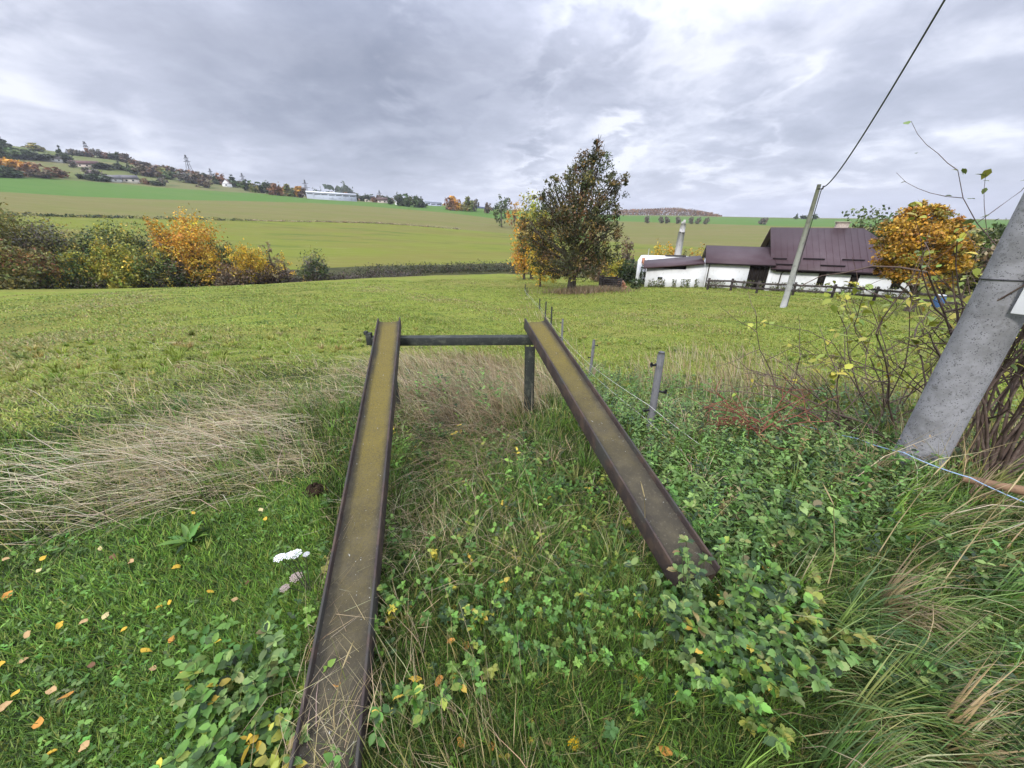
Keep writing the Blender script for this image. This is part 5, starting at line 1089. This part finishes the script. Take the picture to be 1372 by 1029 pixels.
# ------------------------------------------------------------------ countable plants
def plant(name, P, label, cat, stems, lsize, pal, h_, seed, width=1.0, group=None, flower=None, twigr=.004, nl=3, spread_=.12):
    r = np.random.default_rng(seed); root = empty(name, tuple(P), label, cat, group); mb = MB(); out = []; tips = []
    for i in range(stems):
        a = r.random() * 6.28; q = r.random() * spread_; b = np.array([0, 0, -.02]); e_ = np.array([math.cos(a) * q * 2.2, math.sin(a) * q * 2.2, h_ * r.uniform(.6, 1)])
        mid = (b + e_) / 2 + np.array([0, 0, h_ * .12]); pts = [b, mid, e_]; mb.tube(pts, [twigr, twigr * .8, twigr * .5], 5); tips.append(e_)
        for k in range(nl):
            f = (k + 1) / nl; c = (b * (1 - f) ** 2 + 2 * mid * f * (1 - f) + e_ * f * f)
            for g in range(3 if k == nl - 1 else 2):
                la = np.array([a + (g - 1) * 1.2 + r.normal(0, .3) + (math.pi if (g == 1 and k < nl - 1) else 0)]); out.append(leaves(c[None], np.array([lsize * r.uniform(.7, 1.2)]), la, np.array([r.normal(.1, .3)]), jit(pal, 1, .2, r), width, r, fine=True))
                for dl in (-1.0, 1.0): out.append(leaves(c[None], np.array([lsize * r.uniform(.5, .9)]), la + dl + r.normal(0, .2), np.array([r.normal(.1, .35)]), jit(pal, 1, .2, r), width, r, fine=True))
    mb.build('stems', pmat('green_stem', (.09, .12, .04), .7, .2), root)
    V = []; F = []; C = []; o_ = 0
    for v, f, c in out: V.append(v); F.append(f + o_); C.append(c); o_ += len(v)
    tri_mesh('leaves', np.concatenate(V), np.concatenate(F), np.concatenate(C), M['leaf'], root)
    return root, tips
for i, (px, py, d_, st, ls, h_, pal, lab) in enumerate([
    ((.98, .93), 0, None, 14, .085, .30, H_NET, 'bramble sprig with large leaves covering the low end of the right beam'),
    (1045, 745, None, 7, .10, .40, H_NET, 'tall bramble sprig right of the low end of the right beam'),
    ((.76, .86), 0, None, 16, .075, .24, H_GRN, 'lush weed growing over the low end of the right beam from below'),
    (1070, 850, None, 6, .085, .22, [((.22, .24, .05), 2), ((.14, .18, .04), 1)], 'yellowing lobed leaf plant at lower right of the ramp'),
    (985, 925, None, 6, .075, .14, [((.24, .26, .045), 2), ((.16, .22, .04), 1)], 'pale yellow green plant low in front, right of the orange flower'),
    (900, 850, None, 10, .06, .18, H_GRN, 'bright green leafy plant below the right beam'),
    (800, 850, None, 10, .055, .16, H_GRN, 'bright green leafy plant between the beams near the bottom'),
    (640, 850, None, 8, .055, .16, H_GRN + [((.30, .28, .03), 1)], 'green plant with yellow leaves between the beams at the bottom'),
    (530, 830, None, 7, .06, .18, H_GRN, 'small leafy plant at the right side of the left beam'),
    (560, 960, None, 7, .07, .15, H_GRN, 'broad leaved plant at the bottom beside the left beam'),
    (290, 985, None, 9, .10, .14, H_GRN, 'large leaved dock plant at the bottom, left of the left beam'),
    (350, 950, None, 9, .09, .16, H_NET, 'dark leaved weed against the left beam at the bottom'),
    (1200, 920, None, 6, .09, .20, H_NET, 'nettle like weed in the long grass at lower right'),
    (1000, 650, None, 9, .08, .38, H_NET, 'leafy weed on the bank behind the right beam'),
    (1290, 770, None, 5, .08, .2, H_NET, 'small weed in the long grass below the concrete pole')]):
    P = Vector((px[0], px[1], tz(*px))) if isinstance(px, tuple) else hit(px, py); plant('leafy_weed', P, lab, 'weed', int(st * 1.3), ls * .50, pal, h_, 60 + i, 1.1, spread_=.10 if ls < .08 else .13, nl=4, twigr=.0025)
for q, (xx, yy, lab) in enumerate([(.88, .90, 'dense weed right under the cut low end of the right beam'), (1.05, 1.08, 'weed just right of the low end of the right beam'), (.66, .98, 'weed just left of the low end of the right beam'), (.84, .80, 'low weed in front of the low end of the right beam'), (.74, 1.00, 'tall weed hiding the left corner of the right beam end'), (.86, .97, 'tall weed hiding the middle of the right beam end'), (.96, 1.04, 'tall weed hiding the right corner of the right beam end')]):
    plant('leafy_weed', Vector((xx, yy, tz(xx, yy))), lab, 'weed', 12, .042, H_GRN if q % 2 else H_NET, .27 if q < 4 else .40, 90 + q, nl=4, twigr=.0025)
# dandelion-like rosettes
for i, (px, py, lab) in enumerate([(745, 935, 'spiky thistle rosette between the beams near the bottom'), (645, 660, 'bright dandelion rosette between the beams'), (560, 655, 'small rosette of weeds right of the left beam'), (870, 960, 'flat weed rosette near the bottom, right of centre'), (255, 730, 'small rosette of weeds in the lawn left of the left beam')]):
    P = hit(px, py); r = np.random.default_rng(200 + i); n_ = 16; la = np.linspace(0, 6.28, n_) + r.normal(0, .2, n_)
    V, F, C = leaves(np.zeros((n_, 3)) + [0, 0, .015], r.uniform(.08, .15, n_), la, r.uniform(.15, .7, n_), jit(H_GRN, n_, .15, r), .42, r)
    o = tri_mesh('weed_rosette', V, F, C, M['leaf']); o.location = P; tag(o, lab, 'weed')
# yarrow
whitem = pmat('white_petals', (.78, .78, .76), .7, .2); pinkm = pmat('faded_petals', (.38, .30, .27), .8, .2); yelm = pmat('yellow_petals', (.80, .50, .02), .6, .2)
Py = hit(418, 800); ya = empty('yarrow', tuple(Py), 'yarrow plant with white flower heads left of the left beam', 'flower')
def head(mt, c, rad, root, seed):
    r = random.Random(seed); mb = MB()
    for i in range(46):
        q = rad * math.sqrt((i + .5) / 46); a = i * 2.4; x_, y_ = q * math.cos(a), q * math.sin(a); zz2 = -(q / rad) ** 2 * rad * .25 + r.uniform(-.0015, .0015); s2 = rad * .14
        mb.add([(c[0] + x_ + s2 * math.cos(k * 1.2566), c[1] + y_ + s2 * math.sin(k * 1.2566), c[2] + zz2 + (.001 if k % 2 else 0)) for k in range(5)] + [(c[0] + x_, c[1] + y_, c[2] + zz2 + .003)], [(k, (k + 1) % 5, 5) for k in range(5)])
    return mb.build('flower_head', mt, root)
mb = MB()
for i, (px, py, d_, rd, mt) in enumerate(((374, 746, 1.60, .024, whitem), (387, 743, 1.60, .022, whitem), (395, 741, 1.62, .028, whitem), (410, 742, 1.62, .015, whitem), (396, 772, 1.62, .028, pinkm), (381, 787, 1.55, .020, pinkm))):
    T = atd(px, py, d_) - Py; head(mt, tuple(T), rd, ya, i); mb.tube([(0, 0, 0), (T.x * .5, T.y * .5, T.z * .65), (T.x, T.y, T.z)], [.003, .0022, .0016], 5)
mb.build('stems', pmat('yarrow_stem', (.05, .06, .03), .8, .2), ya)
# dandelion flowers
for px, py, rd, lab, mt in ((765, 1010, .022, 'yellow dandelion flower at the bottom edge', yelm), (937, 905, .014, 'small orange flower in the grass at lower right', pmat('orange_petals', (.75, .28, .02), .6, .2))):
    P = hit(px, py) + Vector((0, 0, .0)); fl = empty('dandelion', tuple(P), lab, 'flower'); mb = MB(); mb.tube([(0, 0, 0), (.004, 0, .03), (.004, 0, .062)], .002, 5); mb.build('stem', pmat('flower_stem', (.12, .17, .05), .7, .2), fl)
    mb = MB()
    for ring_ in range(3):
        n_ = 20 - 4 * ring_
        for k in range(n_):
            a = 6.283 * k / n_ + ring_ * .2; q = rd * (1 - .27 * ring_); zt = .064 + .004 * ring_; w_ = .18
            mb.add([(.004, 0, zt), (.004 + q * .8 * math.cos(a - w_), q * .8 * math.sin(a - w_), zt + .004 + .002 * ring_), (.004 + q * math.cos(a), q * math.sin(a), zt + .003), (.004 + q * .8 * math.cos(a + w_), q * .8 * math.sin(a + w_), zt + .004 + .002 * ring_)], [(0, 1, 2, 3)])
    mb.build('petals', mt, fl)
# fallen leaves
LM = {k: pmat(k + '_fallen_leaf', c, .7, .2, noise=[(60, 4, tuple(v * .6 for v in c), .5, .75)], trans=.15) for k, c in {'yellow': (.62, .40, .05), 'orange': (.58, .27, .06), 'tan': (.50, .33, .16), 'brown': (.17, .09, .05), 'pink': (.42, .20, .16), 'pale': (.6, .5, .24)}.items()}
fl_list = [(63, 754, 'yellow'), (58, 772, 'pale'), (15, 803, 'orange'), (12, 755, 'tan'), (138, 741, 'pale'), (156, 753, 'brown'), (240, 767, 'yellow'), (232, 815, 'yellow'), (217, 820, 'yellow'), (285, 799, 'yellow'), (86, 845, 'yellow'), (118, 842, 'tan'), (44, 858, 'tan'), (146, 833, 'pale'), (234, 865, 'orange'), (200, 880, 'yellow'), (38, 892, 'tan'), (8, 900, 'yellow'), (128, 898, 'brown'), (75, 932, 'tan'), (96, 941, 'orange'), (28, 936, 'yellow'), (12, 952, 'tan'), (60, 977, 'orange'), (74, 1017, 'yellow'), (121, 1008, 'tan'), (335, 786, 'brown'), (318, 812, 'tan'), (262, 694, 'yellow'), (358, 702, 'yellow'), (268, 659, 'orange'), (170, 850, 'yellow'), (305, 835, 'pale'), (352, 690, 'pale'), (210, 905, 'tan'), (180, 760, 'tan'), (265, 900, 'pale'),
    (797, 827, 'pale'), (876, 885, 'orange'), (866, 862, 'yellow'), (625, 878, 'orange'), (612, 922, 'orange'), (590, 925, 'orange'), (627, 915, 'brown'), (605, 875, 'orange'), (652, 838, 'yellow'), (560, 925, 'yellow'), (620, 1010, 'orange'), (660, 1015, 'orange'), (750, 982, 'brown'), (735, 1010, 'tan'), (796, 1013, 'pink'), (887, 1022, 'orange'), (813, 982, 'pale'), (458, 940, 'orange'), (600, 842, 'orange'), (715, 828, 'yellow'), (680, 930, 'tan'), (886, 968, 'yellow'), (838, 870, 'yellow'), (1168, 870, 'tan'), (1030, 744, 'pale'), (690, 905, 'yellow'), (570, 850, 'tan')]
nw = {}
for i, (px, py, c) in enumerate(fl_list):
    P = hit(px, py); r = random.Random(i); s_ = r.uniform(.012, .019) * (1.15 if px > 400 else 1.0); mb = MB(); rim = []
    kx = r.uniform(.6, .9)
    for k in range(11):
        a = 6.283 * k / 11; q = s_ * (1 + .12 * math.sin(k * 2.3 + i)) * (1.25 if k == 0 else 1); rim.append((q * math.cos(a), q * kx * math.sin(a), .16 * s_ * math.sin(a * 2 + i) + .25 * s_ * abs(math.sin(a))))
    mb.add(rim + [(0, 0, 0)], [(k, (k + 1) % 11, 11) for k in range(11)]); o = mb.build('fallen_leaf', LM[c])
    st_ = MB(); 
    lift = .026 if px < 400 else .06
    if (px, py) == (458, 940): lift = .1
    o.location = P + Vector((0, 0, lift + r.uniform(0, .015))); o.rotation_euler = (r.uniform(-.4, .5), r.uniform(-.4, .4), r.uniform(0, 6.28))
    hz_ = 'by the left edge' if px < 70 else 'in the left lawn' if px < 150 else 'in mid lawn' if px < 260 else 'in lawn near the left beam' if px < 400 else 'on the lower left beam' if px < 470 else 'beside the left beam' if px < 600 else 'midway between the beams' if px < 760 else 'below the right beam' if px < 1000 else 'in long grass at right'
    vt_ = 'just below the dry grass' if py < 775 else 'level with the white yarrow' if py < 850 else 'well below the yarrow' if py < 950 else 'near the bottom edge'
    wh_ = hz_ + ', ' + vt_
    cn = {'yellow': 'yellow', 'orange': 'orange', 'tan': 'tan', 'brown': 'dark brown', 'pink': 'reddish pink', 'pale': 'pale yellow'}[c]
    tag(o, cn + ' fallen leaf ' + wh_, 'fallen leaf', 'fallen leaves in the grass')
# bits on the ground
P = hit(424, 663); r = np.random.default_rng(3); mb = MB(); ng = 14
V = []; F = []
for i in range(6):
    for k in range(ng):
        a = 6.283 * k / ng; q = .065 * (1 - i / 5.5); V.append((q * math.cos(a) * 1.2 + r.normal(0, .008), q * math.sin(a) + r.normal(0, .008), .045 * math.sin(i / 5 * 1.5) + r.normal(0, .008)))
for i in range(5):
    for k in range(ng): F.append((i * ng + k, i * ng + (k + 1) % ng, (i + 1) * ng + (k + 1) % ng, (i + 1) * ng + k))
mb.add(V, F); o = mb.build('molehill', pmat('dark_earth', (.035, .024, .016), .95, .05, bump=(60, .8, .02))); o.location = P + Vector((0, 0, .03)); tag(o, 'small heap of dark earth left of the left beam', 'molehill')

# ------------------------------------------------------------------ bare shrubs round the concrete pole
def grow(mb, p, d, ln, rad, depth, r, tips, bend=.25, up=.1):
    pts = [p]; rr_ = [rad]; k = 5
    for i in range(k):
        d = norm(d + np.array([r.gauss(0, bend), r.gauss(0, bend), r.gauss(0, bend) + up]) * .5); d = norm(d - np.array([0, 0, max(0, -d[2]) * .8])); p = p + d * ln / k; pts.append(p); rr_.append(rad * (1 - .55 * (i + 1) / k))
        if depth < 2 and i > 1: tips.append((p, d))
        if depth > 0 and i > 0 and r.random() < .75:
            nd = norm(d + np.array([r.gauss(0, .8), r.gauss(0, .8), r.gauss(0, .5)])); grow(mb, p, nd, ln * r.uniform(.4, .65), rad * .6, depth - 1, r, tips, bend, up)
    mb.tube(pts, rr_, 5); tips.append((p, d))
def bare_shrub(name, P, label, heads, ln, rad, depth, seed, leafpal=None, nleaf=0, lsize=.05, cat='shrub', dirs=None, up=.1, leaf_all=1.0):
    r = random.Random(seed); root = empty(name, tuple(P), label, cat); mb = MB(); tips = []
    for i in range(heads):
        dd = dirs[i % len(dirs)] if dirs else (r.uniform(-.5, .5), r.uniform(-.4, .4), 1)
        grow(mb, np.array([r.uniform(-.08, .08), r.uniform(-.08, .08), -.05]), norm(np.array(dd, float) + np.array([r.gauss(0, .1), r.gauss(0, .1), 0])), ln * r.uniform(.8, 1.15), rad, depth, r, tips, up=up)
    mb.build('branches', M['twig'], root, smooth=True)
    if nleaf:
        g = np.random.default_rng(seed); T = np.array([t_[0] for t_ in tips]); q = g.integers(0, len(T), nleaf); Pq = T[q] + g.normal(0, .03, (nleaf, 3))
        V, F, C = leaves(Pq, g.uniform(.6, 1.3, nleaf) * lsize, g.random(nleaf) * 6.28, g.normal(-.3, .5, nleaf), jit(leafpal, nleaf, .15, g), 1.1, g); tri_mesh('leaves', V, F, C, M['leaf'], root)
    return root
LYG = [((.36, .36, .05), 3), ((.22, .28, .05), 2), ((.42, .38, .06), 1)]
P1 = polar(1240, 4.9, 560)
bare_shrub('bare_shrub', P1, 'straggly shrub with thin twigs and few yellow green leaves left of the concrete pole', 9, 1.15, .011, 3, 5, LYG, 110, .075, dirs=[(-.9, .2, .75), (-.6, -.2, 1), (-.15, .1, 1), (.25, .1, 1.1), (.05, -.2, 1), (.5, .2, 1), (-1.1, -.2, .45)], up=.02)
P2 = polar(1262, 4.3, 560)
bare_shrub('bare_shrub', P2, 'tall thin twigs with small leaves beside the upper concrete pole', 5, 1.5, .008, 2, 15, [((.14, .20, .05), 2), ((.30, .34, .06), 1)], 240, .06, dirs=[(-.02, .0, 1), (.10, .1, 1), (.03, -.1, 1), (.2, 0, 1), (-.12, 0, 1)], up=.30)
P3 = polar(1345, 4.4, 600)
bare_shrub('bare_shrub', P3, 'dense fan of straight bare stems behind the concrete pole', 30, 1.7, .012, 1, 25, LYG, 12, .05, dirs=[(-.25, 0, 1), (.1, 0, 1), (.3, .1, 1), (0, .1, 1), (.5, 0, 1), (-.4, .1, 1)], up=.05)
P4 = polar(1180, 4.6, 570)
bare_shrub('bare_shrub', P4, 'low arching bare twigs reaching left over the nettle bank', 6, 1.25, .008, 2, 35, LYG, 8, .05, dirs=[(-1, 0, .45), (-1, -.2, .7), (-.8, .1, .3)], up=.03)
P5 = polar(1010, 3.5, 590) + Vector((0, 0, .16))
bare_shrub('dead_stems', P5, 'reddish brown dead stems collapsed on the nettle bank', 22, .42, .006, 1, 45, dirs=[(-1, 0, .4), (-.8, .3, .6), (.5, 0, .5), (-.3, -.5, .3)], cat='dead stems', up=-.15)
bpy.data.objects['dead_stems'].children[0].data.materials[0] = pmat('reddish_dead_stems', (.20, .075, .05), .85, .2, noise=[(20, 4, (.30, .14, .09), .5, .7)])
P6 = polar(1205, 5.6, 520)
bare_shrub('bare_shrub', P6, 'low shrub with bright yellow leaves before the pasture, left of the pole', 8, 1.3, .008, 2, 55, LYG, 380, .075, dirs=[(-.5, .2, .9), (-.2, -.2, 1), (.2, .1, 1), (.5, .1, .8)], up=.05)
# dry stalks standing singly
for i, (px, py, h_, lab) in enumerate([(1165, 760, .55, 'tall dry grass stalk before the foot of the concrete pole'), (1105, 800, .5, 'dry grass stalk right of the bramble sprig'), (1250, 800, .55, 'leaning dry stalk in the long grass below the pole'), (860, 760, .45, 'pale dry stalk beside the low end of the right beam'), (985, 500, .55, 'dark thin dead stalk in the pasture margin right of the nearest post'), (450, 1000, .35, 'bent dry stem lying over the left beam near the bottom')]):
    P = hit(px, py); r = random.Random(i); root = empty('dry_stalk', tuple(P), lab, 'dry stalk'); lx, ly = r.uniform(-.12, .18), r.uniform(-.1, .1); mb = MB()
    mb.tube([(0, 0, 0), (lx * .3, ly * .3, h_ * .5), (lx, ly, h_)], [.0028, .0022, .0014], 5); st = mb.build('stem', pmat('straw', (.40, .32, .17), .8, .2), root)
    mb = MB(); mb.tube([(lx * (1 + .15 * k), ly * (1 + .15 * k), h_ + k * .022) for k in range(5)], [.001, .0028, .0032, .0024, .0008], 6); mb.build('seed_head', st.data.materials[0], root)
hz = MB(); hz.box((0, 2700, 40), (9000, 7600, 300)); hm = bpy.data.materials.new('haze'); hm.use_nodes = True; t = hm.node_tree; t.nodes.clear()
ho = t.nodes.new('ShaderNodeOutputMaterial'); pv = t.nodes.new('ShaderNodeVolumePrincipled'); pv.inputs['Density'].default_value = .00014; pv.inputs['Color'].default_value = (.86, .90, 1.0, 1)
t.links.new(pv.outputs[0], ho.inputs['Volume']); o = hz.build('haze', hm); tag(o, 'thin autumn haze in the air over the fields', 'haze', None, 'stuff')
print('objects', len(bpy.data.objects), 'polys', sum(len(m_.polygons) for m_ in bpy.data.meshes))
